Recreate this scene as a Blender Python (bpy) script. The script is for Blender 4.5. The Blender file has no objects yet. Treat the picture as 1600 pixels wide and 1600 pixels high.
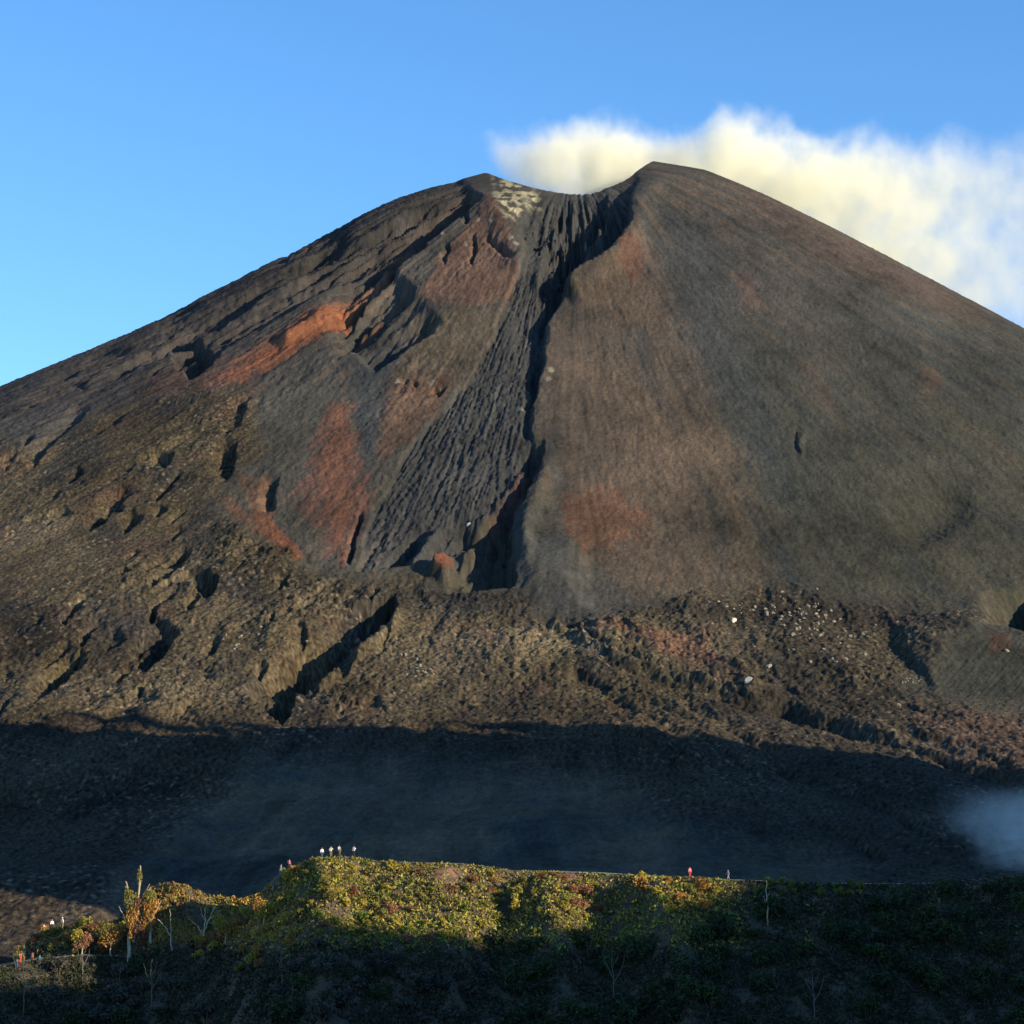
import bpy, bmesh, math, random
import numpy as np
from mathutils import Vector, Matrix, noise as mnoise

# ------------------------------------------------------------------ camera, sky, sun, exposure
scene = bpy.context.scene
C = scene.collection
F = 3500.0                      # focal length in units of a 1600 px wide frame
PITCH = math.atan(500 / F)
SP, CP = math.sin(PITCH), math.cos(PITCH)

cam_d = bpy.data.cameras.new("camera")
cam_d.sensor_width = 36.0
cam_d.lens = 36.0 * F / 1600.0
cam_d.clip_start = 0.5
cam_d.clip_end = 20000
cam = bpy.data.objects.new("camera", cam_d)
C.objects.link(cam)
cam.location = (0, 0, 0)
cam.rotation_euler = (math.pi / 2 + PITCH, 0, 0)
scene.camera = cam

SUN_EL = math.radians(16.0)
SUN_AZ = math.radians(61.0)     # to the right of straight behind the camera
TE = math.tan(SUN_EL)
sd = Vector((math.sin(SUN_AZ) * math.cos(SUN_EL), -math.cos(SUN_AZ) * math.cos(SUN_EL), math.sin(SUN_EL)))
sun_d = bpy.data.lights.new("sun", "SUN")
sun_d.energy = 5.0
sun_d.angle = math.radians(0.28)
sun_d.color = (1.0, 0.83, 0.58)
sun = bpy.data.objects.new("sun", sun_d)
C.objects.link(sun)
sun.rotation_euler = sd.to_track_quat('Z', 'Y').to_euler()
sun.location = (200, -200, 300)

world = bpy.data.worlds.new("World")
scene.world = world
world.use_nodes = True
wn = world.node_tree
wn.nodes.clear()
sky = wn.nodes.new("ShaderNodeTexSky")
sky.sky_type = 'NISHITA'
sky.sun_disc = False
sky.sun_elevation = SUN_EL
sky.sun_rotation = math.atan2(sd.x, sd.y)
sky.altitude = 1500
sky.air_density = 1.0
sky.dust_density = 0.3
sky.ozone_density = 3.4
bg = wn.nodes.new("ShaderNodeBackground")
bg.inputs[1].default_value = 0.15
wo = wn.nodes.new("ShaderNodeOutputWorld")
hs = wn.nodes.new("ShaderNodeHueSaturation")
hs.inputs["Saturation"].default_value = 1.14
hs.inputs["Value"].default_value = 1.06
wn.links.new(sky.outputs[0], hs.inputs["Color"])
wn.links.new(hs.outputs[0], bg.inputs[0])
wn.links.new(bg.outputs[0], wo.inputs[0])

scene.view_settings.view_transform = 'Standard'
scene.view_settings.look = 'None'
scene.view_settings.exposure = 0.8
scene.view_settings.gamma = 1
scene.render.engine = 'CYCLES'
cy = scene.cycles
cy.max_bounces = 24
cy.diffuse_bounces = 2
cy.glossy_bounces = 1
cy.transmission_bounces = 2
cy.transparent_max_bounces = 8
cy.volume_bounces = 20
cy.volume_step_rate = 0.25
cy.volume_max_steps = 256
cy.use_denoising = True
cy.use_adaptive_sampling = False
cy.sample_clamp_indirect = 4.0
try:
    cy.denoiser = 'OPENIMAGEDENOISE'
except Exception:
    pass

random.seed(7)
RNG = np.random.default_rng(11)


# ------------------------------------------------------------------ pixel <-> world helpers (1600 px frame)
def ray(px, py):
    u = (px - 800) / F
    v = (800 - py) / F
    return u, CP - v * SP, SP + v * CP


def at(px, py, Y):
    u, b, c = ray(px, py)
    return Vector((u / b * Y, Y, c / b * Y))


def tan_el(px, py):
    u, b, c = ray(px, py)
    return c / b


def proj(x, y, z):
    yc = y * CP + z * SP
    zc = -y * SP + z * CP
    return 800 + F * x / yc, 800 - F * zc / yc


def tag(o, label=None, cat=None, group=None, kind=None):
    if label: o["label"] = label
    if cat: o["category"] = cat
    if group: o["group"] = group
    if kind: o["kind"] = kind
    return o
# ------------------------------------------------------------------ numpy noise
_perm = RNG.permutation(4096).astype(np.int64)
_ga = RNG.uniform(0, 2 * np.pi, 4096)
_gx, _gy = np.cos(_ga).astype(np.float32), np.sin(_ga).astype(np.float32)


def pn(x, y, seed=0):
    x = np.asarray(x, np.float64); y = np.asarray(y, np.float64)
    xi = np.floor(x).astype(np.int64); yi = np.floor(y).astype(np.int64)
    fx = (x - xi).astype(np.float32); fy = (y - yi).astype(np.float32)
    def g(ix, iy, dx, dy):
        h = _perm[(_perm[(ix + seed * 131) & 4095] + iy + seed * 17) & 4095]
        return _gx[h] * dx + _gy[h] * dy
    u = fx * fx * fx * (fx * (fx * 6 - 15) + 10)
    v = fy * fy * fy * (fy * (fy * 6 - 15) + 10)
    a = g(xi, yi, fx, fy); b = g(xi + 1, yi, fx - 1, fy)
    c = g(xi, yi + 1, fx, fy - 1); d = g(xi + 1, yi + 1, fx - 1, fy - 1)
    return ((a + (b - a) * u) * (1 - v) + (c + (d - c) * u) * v) * 1.5


def fbm(x, y, octs=4, seed=0, gain=0.5, ridged=False):
    s = 0; a = 1.0; t = 0; f = 1.0
    for k in range(octs):
        n = pn(x * f, y * f, seed + k)
        if ridged:
            n = 1 - 2 * np.abs(n)
        s = s + a * n; t += a; a *= gain; f *= 2.03
    return s / t


def sstep(a, b, x):
    t = np.clip((x - a) / (b - a), 0, 1)
    return t * t * (3 - 2 * t)


# ------------------------------------------------------------------ the cone: height over distance from the crater axis, by azimuth
CX, CY = 33.0, 1250.0
R_K = [0, 28, 50, 80, 110, 150, 200, 250, 320, 400, 450, 550, 650, 750, 900, 1100, 1500]
A_K = [-180, -90, -72, -45, -20, 0, 20, 40, 60, 75, 90, 110, 180]
T_K = {   # one row per azimuth (0 = towards the camera, + = right)
    -180: [345, 350, 370, 350, 332, 310, 282, 256, 222, 178, 150, 104, 60, 20, -18, -30, -30],
    -90:  [345, 352, 375, 365, 353, 329, 299, 269, 236, 190, 165, 110, 66, 30, 0, -20, -30],
    -72:  [345, 352, 372, 362, 348, 322, 294, 265, 231, 186, 160, 110, 66, 30, 0, -20, -30],
    -45:  [345, 345, 361, 346, 328, 300, 266, 233, 196, 156, 134, 94, 58, 24, -6, -20, -30],
    -20:  [345, 342, 352, 336, 314, 284, 246, 210, 166, 118, 92, 50, 18, -6, -14, -24, -30],
    0:    [345, 342, 349, 331, 309, 279, 243, 207, 157, 104, 78, 40, 14, -9, -15, -24, -30],
    20:   [345, 344, 352, 338, 318, 290, 254, 218, 168, 114, 86, 46, 16, -8, -15, -24, -30],
    40:   [345, 348, 362, 352, 334, 309, 277, 244, 197, 144, 114, 62, 26, -4, -14, -24, -30],
    60:   [345, 352, 374, 366, 351, 326.5, 295.5, 262.5, 217, 166, 136, 82, 38, 4, -12, -24, -30],
    75:   [345, 354, 380, 372, 357, 333.5, 301.5, 269.5, 225.5, 177, 149, 94, 46, 8, -12, -24, -30],
    90:   [345, 354, 380, 375, 358, 333, 301, 269, 226, 180, 152, 100, 50, 10, -12, -24, -30],
    110:  [345, 352, 378, 366, 350, 327, 297, 267, 226, 180, 152, 100, 50, 10, -12, -24, -30],
    180:  [345, 350, 370, 350, 332, 310, 282, 256, 222, 178, 150, 104, 60, 20, -18, -30, -30],
}


def _build_table():
    rr = np.arange(0, 1501, 5.0)
    aa = np.arange(-180, 180, 2.0)
    rows = np.array([np.interp(rr, R_K, T_K[a]) for a in A_K])
    full = np.array([np.interp(aa, A_K, rows[:, j]) for j in range(len(rr))]).T   # aa x rr
    k = np.exp(-0.5 * (np.arange(-8, 9) / 3.5) ** 2); k /= k.sum()
    sm = sum(np.roll(full, s - 8, axis=0) * k[s] for s in range(17))
    k2 = np.exp(-0.5 * (np.arange(-6, 7) / 2.0) ** 2); k2 /= k2.sum()
    pad = np.pad(sm, ((0, 0), (6, 6)), mode='edge')
    sm2 = sum(pad[:, s:s + len(rr)] * k2[s] for s in range(13))
    w = sstep(60, 110, rr)[None, :]
    return full * 0 + sm * (1 - w) + sm2 * w


_TAB = _build_table()


def base_z(x, y):
    dx, dy = x - CX, y - CY
    r = np.hypot(dx, dy)
    a = np.degrees(np.arctan2(dx, -dy))
    fa = (a + 180) / 2.0
    ia = np.floor(fa).astype(int); ta = fa - ia
    i0 = ia % 180; i1 = (ia + 1) % 180
    fr = np.clip(r / 5.0, 0, 299.99)
    ir = fr.astype(int); tr = fr - ir
    z0 = _TAB[i0, ir] * (1 - tr) + _TAB[i0, ir + 1] * tr
    z1 = _TAB[i1, ir] * (1 - tr) + _TAB[i1, ir + 1] * tr
    return z0 * (1 - ta) + z1 * ta, r, a
# ------------------------------------------------------------------ relief features, laid out on the slope (survey points = 1600 px frame)
def near(P, pts, pad):
    a = np.array(pts, float)
    return np.nonzero((P[0] > a[:, 0].min() - pad) & (P[0] < a[:, 0].max() + pad) &
                      (P[1] > a[:, 1].min() - pad) & (P[1] < a[:, 1].max() + pad))[0]


def line_field(x, y, pts):
    """distance to a polyline, position along it 0..1, side (+ = to the right of travel on the picture)"""
    p = np.array(pts, float)
    seg = np.hypot(*(p[1:] - p[:-1]).T); cum = np.concatenate([[0], np.cumsum(seg)])
    best = np.full(x.shape, 1e9); tt = np.zeros(x.shape); side = np.ones(x.shape)
    for i in range(len(seg)):
        dx, dy = (p[i + 1] - p[i]) / seg[i]
        ax, ay = x - p[i, 0], y - p[i, 1]
        t = np.clip(ax * dx + ay * dy, 0, seg[i])
        qx, qy = ax - t * dx, ay - t * dy
        d = np.hypot(qx, qy)
        m = d < best
        best = np.where(m, d, best)
        tt = np.where(m, (cum[i] + t) / cum[-1], tt)
        side = np.where(m, np.sign(dx * ay - dy * ax), side)
    return best, tt, side


def poly_sd(x, y, pts):
    """signed distance, positive inside"""
    p = np.array(pts, float); n = len(p)
    d, _, _ = line_field(x, y, list(pts) + [pts[0]])
    ins = np.zeros(x.shape, bool)
    for i in range(n):
        x0, y0 = p[i]; x1, y1 = p[(i + 1) % n]
        if y0 == y1: continue
        c = ((y0 > y) != (y1 > y)) & (x < (x1 - x0) * (y - y0) / (y1 - y0) + x0)
        ins ^= c
    return np.where(ins, d, -d)


class Field:
    """positions of the mesh points on the smooth slope (P, warped a little so that no edge is ruler-straight)"""
    def __init__(self, P, warp):
        self.P = P; self.W = (P[0] + warp[0], P[1] + warp[1]); self.mod = None

    def poly(self, pts, feather=8.0, grow=0.0, w=1.0):
        m = near(self.P, pts, feather + 40)
        out = np.zeros(self.P[0].shape, np.float32)
        if len(m):
            x = self.P[0][m] * (1 - w) + self.W[0][m] * w
            y = self.P[1][m] * (1 - w) + self.W[1][m] * w
            out[m] = sstep(-feather / 2, feather / 2, poly_sd(x, y, pts) + grow)
        return out

    def scarp(self, pts, depth, width, wall=3.0, end=0.12, w=1.0, end2=None):
        """ground drops on the LEFT of the line (walking down the list the drop is on the picture's left), easing back to level over width"""
        m = near(self.P, pts, width + 40)
        out = np.zeros(self.P[0].shape, np.float32)
        if len(m):
            x = self.P[0][m] * (1 - w) + self.W[0][m] * w
            y = self.P[1][m] * (1 - w) + self.W[1][m] * w
            d, t, s = line_field(x, y, pts)
            sd_ = d * s      # lists run downwards: + is the picture's left
            f = np.where(sd_ > 0, sstep(0, wall, sd_) * (1 - sstep(width * 0.15, width, sd_)), 0)
            e2 = end if end2 is None else end2
            if self.mod is not None: f = f * self.mod[m]
            out[m] = -depth * f * sstep(0, end, t) * (1 - sstep(1 - e2, 1, t))
        return out

    def levee(self, pts, height, width, end=0.1, w=1.0):
        m = near(self.P, pts, width * 2 + 40)
        out = np.zeros(self.P[0].shape, np.float32)
        if len(m):
            x = self.P[0][m] * (1 - w) + self.W[0][m] * w
            y = self.P[1][m] * (1 - w) + self.W[1][m] * w
            d, t, s = line_field(x, y, pts)
            out[m] = height * np.exp(-(d / width) ** 2) * sstep(0, end, t) * (1 - sstep(1 - end, 1, t))
        return out


CHANNEL = [(836, 300), (965, 300), (985, 340), (980, 368), (925, 420), (885, 450), (858, 500), (846, 560), (836, 610), (826, 660), (836, 700), (800, 770),
           (740, 815), (690, 860), (650, 880), (560, 890), (575, 830), (600, 770), (635, 705), (690, 640), (735, 590), (770, 520), (800, 450), (820, 400), (815, 350)]
ROUGH = [(-600, 700), (60, 700), (190, 640), (300, 600), (410, 615), (400, 700), (335, 790), (400, 850), (480, 890), (560, 905), (700, 915), (800, 930),
         (860, 965), (1000, 955), (1100, 925), (1250, 925), (1350, 945), (1450, 960), (1600, 945), (2200, 900), (2200, 1700), (-600, 1700)]
BASIN = [(330, 1255), (420, 1185), (600, 1185), (800, 1205), (950, 1215), (1060, 1290), (1300, 1350), (1450, 1420), (1300, 1500), (150, 1500), (180, 1370)]
CONELET = [(1470, 1030), (1500, 1000), (1540, 990), (1620, 985), (1700, 1010), (1700, 1100), (1600, 1105), (1480, 1100), (1420, 1075)]


def w1x(x, y):
    return 30 * fbm(x / 40, y / 40, 3, 47)


def relief(P, x, y, r, a):
    n = P[0].shape
    wx = 9 * fbm(x / 22, y / 22, 3, 3); wy = 9 * fbm(x / 22, y / 22, 3, 5)
    f = Field(P, (wx + 1.3 * pn(x / 3.1, y / 3.1, 8), wy + 1.3 * pn(x / 3.3, y / 3.3, 9)))
    ar = np.radians(a)
    f.mod = np.clip(0.88 + 1.1 * fbm(ar * 22, r / 45, 4, 17, 0.6), 0.4, 1.35)
    H = np.zeros(n, np.float32)
    rough = f.poly(ROUGH, 150)
    rough = sstep(0.3, 0.7, rough + 0.42 * fbm(x / 26, y / 40, 4, 33, 0.6)); basin = f.poly(BASIN, 60); conelet = f.poly(CONELET, 70)
    chan = f.poly(CHANNEL, 8)
    rough = rough * (1 - 0.93 * basin) * (1 - conelet)
    # --- blocky lava: ridged noise at several sizes, flow ridges running downhill
    arc = ar * 420 + 0.35 * w1x(x, y)
    # flow direction of the lava field turns outwards with distance
    flowc = arc + 14 * pn(x / 90, y / 90, 21)
    big = fbm(flowc / 17, r / 75, 3, 31, ridged=True)
    w1 = 5 * fbm(x / 9, y / 9, 3, 43); w2 = 5 * fbm(x / 9, y / 9, 3, 45)
    mid = fbm((x + w1) / 9, (y + w2) / 11, 4, 41, 0.62)* 1.7
    fine = fbm((x + w2) / 2.6, (y + w1) / 3.2, 3, 51, 0.75) * 1.9
    patch = sstep(-0.35, 0.45, fbm(x / 60, y / 80, 2, 61))
    tame = 0.45 + 0.55 * sstep(470, 600, y)
    tame = tame * (1 - 0.5 * f.poly([(-600, 600), (380, 560), (430, 720), (330, 860), (120, 960), (-600, 1000)], 120))
    rad = fbm((arc + w1 * 0.6) / 8, r / 60, 4, 36, 0.6)
    H += rough * tame * (2.2 * big * (0.3 + patch) + 1.7 * rad + 0.42 * mid * (0.3 + 0.9 * patch) + 0.5 * fine * (0.5 + 0.7 * patch)
                      + 0.4 * sstep(0.12, 0.42, pn(x / 1.9, y / 2.5, 55)) + 0.9 * sstep(0.30, 0.5, pn(x / 4.2, y / 5.2, 56)) * patch)
    right = sstep(1000, 1300, P[0])
    H += -rough * right * 0.45 * fine
    # --- scree: fine downhill streaks
    arc0 = ar * 250
    scree = (1 - rough) * sstep(45, 75, r)
    stre = fbm(ar * 110 + 3.0 * pn(x / 60, y / 60, 77), r / 50, 4, 71, 0.6)
    H += sstep(880, 960, P[0]) * (1 - rough) * (0.45 * fbm(x / 2.4, y / 3.0, 3, 88, 0.8) + 0.7 * fbm((arc0 + 4 * pn(x / 12, y / 12, 89)) / 9, r / 45, 4, 90, 0.6))
    H += scree * (0.22 * stre * (0.5 + 0.8 * sstep(-0.4, 0.4, pn(x / 60, y / 90, 78))) + 0.34 * fbm(x / 3.4, y / 3.4, 3, 81, 0.7)
                  + sstep(900, 800, P[0]) * (0.65 * fbm(x / 3.0, y / 4.2, 3, 83, 0.75) + 1.3 * fbm((arc0 + 3 * pn(x / 8, y / 8, 86)) / 6, r / 26, 4, 85, 0.6) * sstep(-0.3, 0.4, fbm(x / 35, y / 45, 2, 87))))
    # --- left flank gullies
    lf = sstep(-22, -42, a) * (1 - rough) * sstep(50, 90, r)
    H += lf * sstep(60, 130, r) * (1.9 * fbm(ar * 14 + 0.25 * pn(x / 60, y / 60, 91), r / 300, 3, 92, 0.55, ridged=True) + 1.3 * fbm(ar * 60 + 0.4 * pn(x / 30, y / 30, 96), r / 110, 3, 95))
    # --- basin
    H += basin * (3.0 * fbm(x / 30, y / 40, 3, 101) + 0.35 * fbm(x / 4, y / 5, 3, 103))
    # --- central channel
    H += -chan * 3.0 + chan * (1.2 * fbm(ar * 120, r / 45, 3, 111, ridged=True) + 1.0 * fbm(x / 4, y / 6, 3, 113, ridged=True))
    sky_x = [-200, 0, 60, 180, 230, 350, 500, 600, 660, 730]; sky_y = [680, 602, 588, 535, 517, 452, 375, 325, 300, 278]
    rg = np.random.default_rng(5)
    for k in range(19):
        off = 10 + 5.2 * k * rg.uniform(0.8, 1.2); xs = rg.uniform(60, 700 - off * 0.5); L = rg.uniform(70, 230)
        q = [(xs + (1 - t) * 0 - t * L, float(np.interp(xs - t * L, sky_x, sky_y)) + off * (0.55 + 0.75 * (1 - (xs - t * L) / 700))) for t in np.linspace(0, 1, 6)]
        H += f.scarp(q, rg.uniform(2.2, 5.0), rg.uniform(10, 26), 2.5, 0.25) * (1 - 0.0 * rough)
    for k in range(46):       # broken downhill gashes in the lava left of the middle
        xs = rg.uniform(20, 620); ys = rg.uniform(690, 1090); L = rg.uniform(14, 60)
        if xs > 330 and ys < 900: xs *= 0.5; ys += 20
        dx_, dy_ = xs - 860, ys - 300; n_ = math.hypot(dx_, dy_); dx_ /= n_; dy_ /= n_
        q = [(xs + dx_ * L * t + rg.uniform(-3, 3), ys + dy_ * L * t) for t in (0, 0.5, 1)]
        H += f.scarp(q, rg.uniform(2, 5), rg.uniform(10, 22), 2.5, 0.25)
    H += f.scarp([(1000, 268), (985, 330), (980, 368), (925, 418), (884, 452), (856, 505), (844, 560), (838, 620), (832, 700)], 14, 70, 7, 0.03, 1.0, 0.85)
    H += f.scarp([(955, 296), (948, 330), (925, 360), (905, 400), (880, 440)], 22, 120, 4, 0.06, 1.0, 0.35)
    H += f.scarp([(884, 452), (856, 505), (844, 560), (838, 625), (828, 690)], 3, 20, 3, 0.1)
    H += f.levee([(1020, 254), (1000, 300), (990, 360), (930, 425), (880, 470)], 5, 22, 0.08)
    H += f.levee([(870, 330), (850, 400), (835, 450)], 3, 9)
    H += f.levee([(940, 395), (905, 430), (885, 470)], 3, 7)
    # left wall of the channel, bright ridge under the fumaroles
    H += f.levee([(774, 300), (770, 325), (800, 380), (812, 430)], 4, 22)
    H += f.scarp([(756, 306), (738, 325), (690, 362), (640, 405), (590, 452), (545, 500), (515, 528)], 18, 70, 4, 0.04, 1.0, 0.3)
    H += f.levee([(620, 392), (585, 432), (548, 470), (500, 500), (430, 548)], 5, 8)
    H += f.scarp([(655, 448), (630, 480), (590, 512), (550, 545), (520, 565)], 15, 70, 3, 0.1, 1.0, 0.4)
    H += f.levee([(640, 458), (600, 490), (560, 515)], 4, 6)
    H += f.scarp([(700, 505), (650, 540), (600, 575), (585, 590)], 9, 90, 16, 0.2)
    H += f.scarp([(345, 552), (330, 572), (296, 600)], 14, 70, 3, 0.2)
    H += f.scarp([(620, 375), (540, 425), (470, 475), (400, 520), (330, 560)], 8, 30, 4)
    H += f.scarp([(560, 372), (470, 430), (380, 490), (300, 535), (220, 580)], 8, 30, 4)
    H += f.scarp([(700, 318), (600, 372), (520, 420), (470, 450)], 8, 26, 4)
    H += f.scarp([(440, 445), (330, 510), (240, 560), (170, 600)], 4, 26, 4)
    H += f.scarp([(255, 555), (180, 600), (100, 620)], 4, 26, 4)
    # crags of the upper middle slope
    for q in ([(700, 372), (702, 395), (696, 420)], [(744, 360), (748, 385), (740, 415)], [(762, 362), (790, 392), (808, 408)], [(735, 330), (728, 352)],
              [(640, 590), (636, 604)], [(655, 592), (652, 606)], [(700, 600), (690, 622)],
              [(690, 604), (684, 618)]):
        H += f.scarp(q, 4 if q[0][0] < 800 else 1.1, 13, 2.5, 0.3)
    # foot of the channel
    H += f.scarp([(852, 680), (846, 730), (822, 785), (790, 815), (760, 835)], 9, 60, 4, 0.25)
    H += f.scarp([(806, 795), (803, 830), (805, 865), (807, 922)], 17, 140, 4, 0.3, 1.0, 0.08)
    H += f.levee([(858, 690), (854, 745), (826, 800), (820, 860), (824, 912)], 3.5, 14, 0.3)
    H += f.scarp([(672, 826), (645, 858), (612, 890)], 9, 26, 3, 0.15)
    H += f.levee([(690, 822), (660, 860), (640, 885)], 3, 7)
    H += f.levee([(728, 822), (770, 790), (800, 755), (826, 715)], 4, 7)
    H += f.poly([(672, 890), (690, 876), (708, 884), (712, 902), (690, 912), (672, 904)], 8) * 6
    H += f.scarp([(574, 800), (556, 850), (548, 885)], 5, 14, 3, 0.15)
    # trench
    H += f.scarp([(612, 925), (619, 948), (612, 974), (590, 1000), (555, 1020), (520, 1045), (490, 1072), (466, 1096), (440, 1134)], 22, 84, 4, 0.04)
    H += f.scarp([(502, 1022), (478, 1040), (460, 1062)], 6, 40, 4, 0.2)
    H += f.levee([(622, 950), (615, 985), (560, 1030), (490, 1085)], 3, 8)
    H += f.poly([(0, 0), (1, 0), (1, 1)], 6) * 0
    H += f.scarp([(344, 908), (338, 925), (322, 944)], 10, 60, 4, 0.15)
    H += f.poly([(0, 0), (1, 0), (1, 1)], 6) * 0
    H += f.scarp([(284, 985), (268, 1010), (245, 1035), (222, 1054)], 12, 60, 4, 0.1)
    for q, d in (([(140, 1028), (110, 1060), (60, 1108)], 10), ([(215, 768), (180, 800), (140, 832)], 7), ([(228, 810), (195, 838)], 6),
                 ([(272, 708), (258, 738)], 8), ([(375, 690), (362, 738), (350, 760)], 9), ([(200, 1002), (165, 1022)], 6),
                 ([(395, 615), (380, 660), (350, 690)], 6), ([(440, 745), (430, 775), (432, 800)], 5),
                 ([(300, 855), (280, 900), (255, 925)], 5), ([(600, 1105), (560, 1122), (520, 1132)], 6), ([(150, 640), (90, 690), (50, 740)], 5),
                 ([(560, 1035), (535, 1065)], 5), ([(485, 980), (475, 1005)], 5)):
        H += f.scarp(q, d * 0.72, 14 + 3.2 * d, 4, 0.25)
    # the long lava edge running down to the right
    H += f.scarp([(838, 952), (900, 972), (960, 1008), (1030, 1034), (1100, 1052), (1200, 1085), (1330, 1120), (1440, 1165), (1600, 1215)], 4.5, 44, 12, 0.04, 0.8)
    H += f.levee([(838, 968), (900, 992), (960, 1026), (1030, 1050), (1110, 1072), (1230, 1105)], 4, 8)
    for q, d in (([(1080, 1165), (1065, 1190), (1060, 1215)], 6), ([(1130, 1130), (1260, 1180), (1400, 1235)], 5), ([(1180, 1170), (1300, 1215), (1420, 1270), (1480, 1320)], 6),
                 ([(1000, 1110), (1100, 1150), (1180, 1200)], 4), ([(1250, 1250), (1330, 1300), (1400, 1350)], 5), ([(1400, 1130), (1500, 1160), (1600, 1190)], 5),
                 ([(890, 1040), (960, 1075), (1010, 1110)], 4)):
        H += f.scarp(q, d * 0.5, 36, 10, 0.15, 0.8)
    # right foot: hollow, little cinder cone with its rills, soft hollows higher up
    H += f.poly([(1366, 968), (1400, 962), (1420, 1000), (1450, 1020), (1440, 1045), (1400, 1030), (1375, 1010)], 60) * -2
    H += f.poly([(1545, 950), (1600, 935), (1700, 930), (1700, 985), (1600, 990), (1545, 985)], 60) * -6
    H += f.scarp([(1626, 920), (1622, 990)], 12, 95, 12, 0.2)
    H += f.levee([(1425, 1040), (1480, 1005), (1540, 985), (1610, 975), (1700, 975)], 3.5, 50, 0.05)
    rill = fbm((P[0] + 0.9 * P[1]) / 9, (P[0] - P[1]) / 200, 2, 131, ridged=True)
    H += conelet * 0.2 * rill
    keep_, f.mod = f.mod, None
    H += f.scarp([(1560, 790), (1520, 830), (1470, 860), (1430, 890)], 6, 150, 70, 0.35, 0.2)
    H += 0.0
    f.mod = keep_
    H += f.scarp([(1250, 665), (1245, 690), (1252, 712)], 0.8, 10, 3, 0.3)
    H += f.levee([(1256, 670), (1250, 700), (1256, 722)], 0.8, 4, 0.3)
    H += f.poly([(800, 845), (900, 850), (900, 940), (820, 930)], 60) * 4
    return H, dict(f=f, rough=rough, basin=basin, chan=chan, scree=scree, lf=lf, stre=stre, big=big, mid=mid, fine=fine, conelet=conelet, right=right, patch=patch)


def lin(r, g, b):
    return np.array([((c / 255) ** 2.2) for c in (r, g, b)], np.float32)


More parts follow.
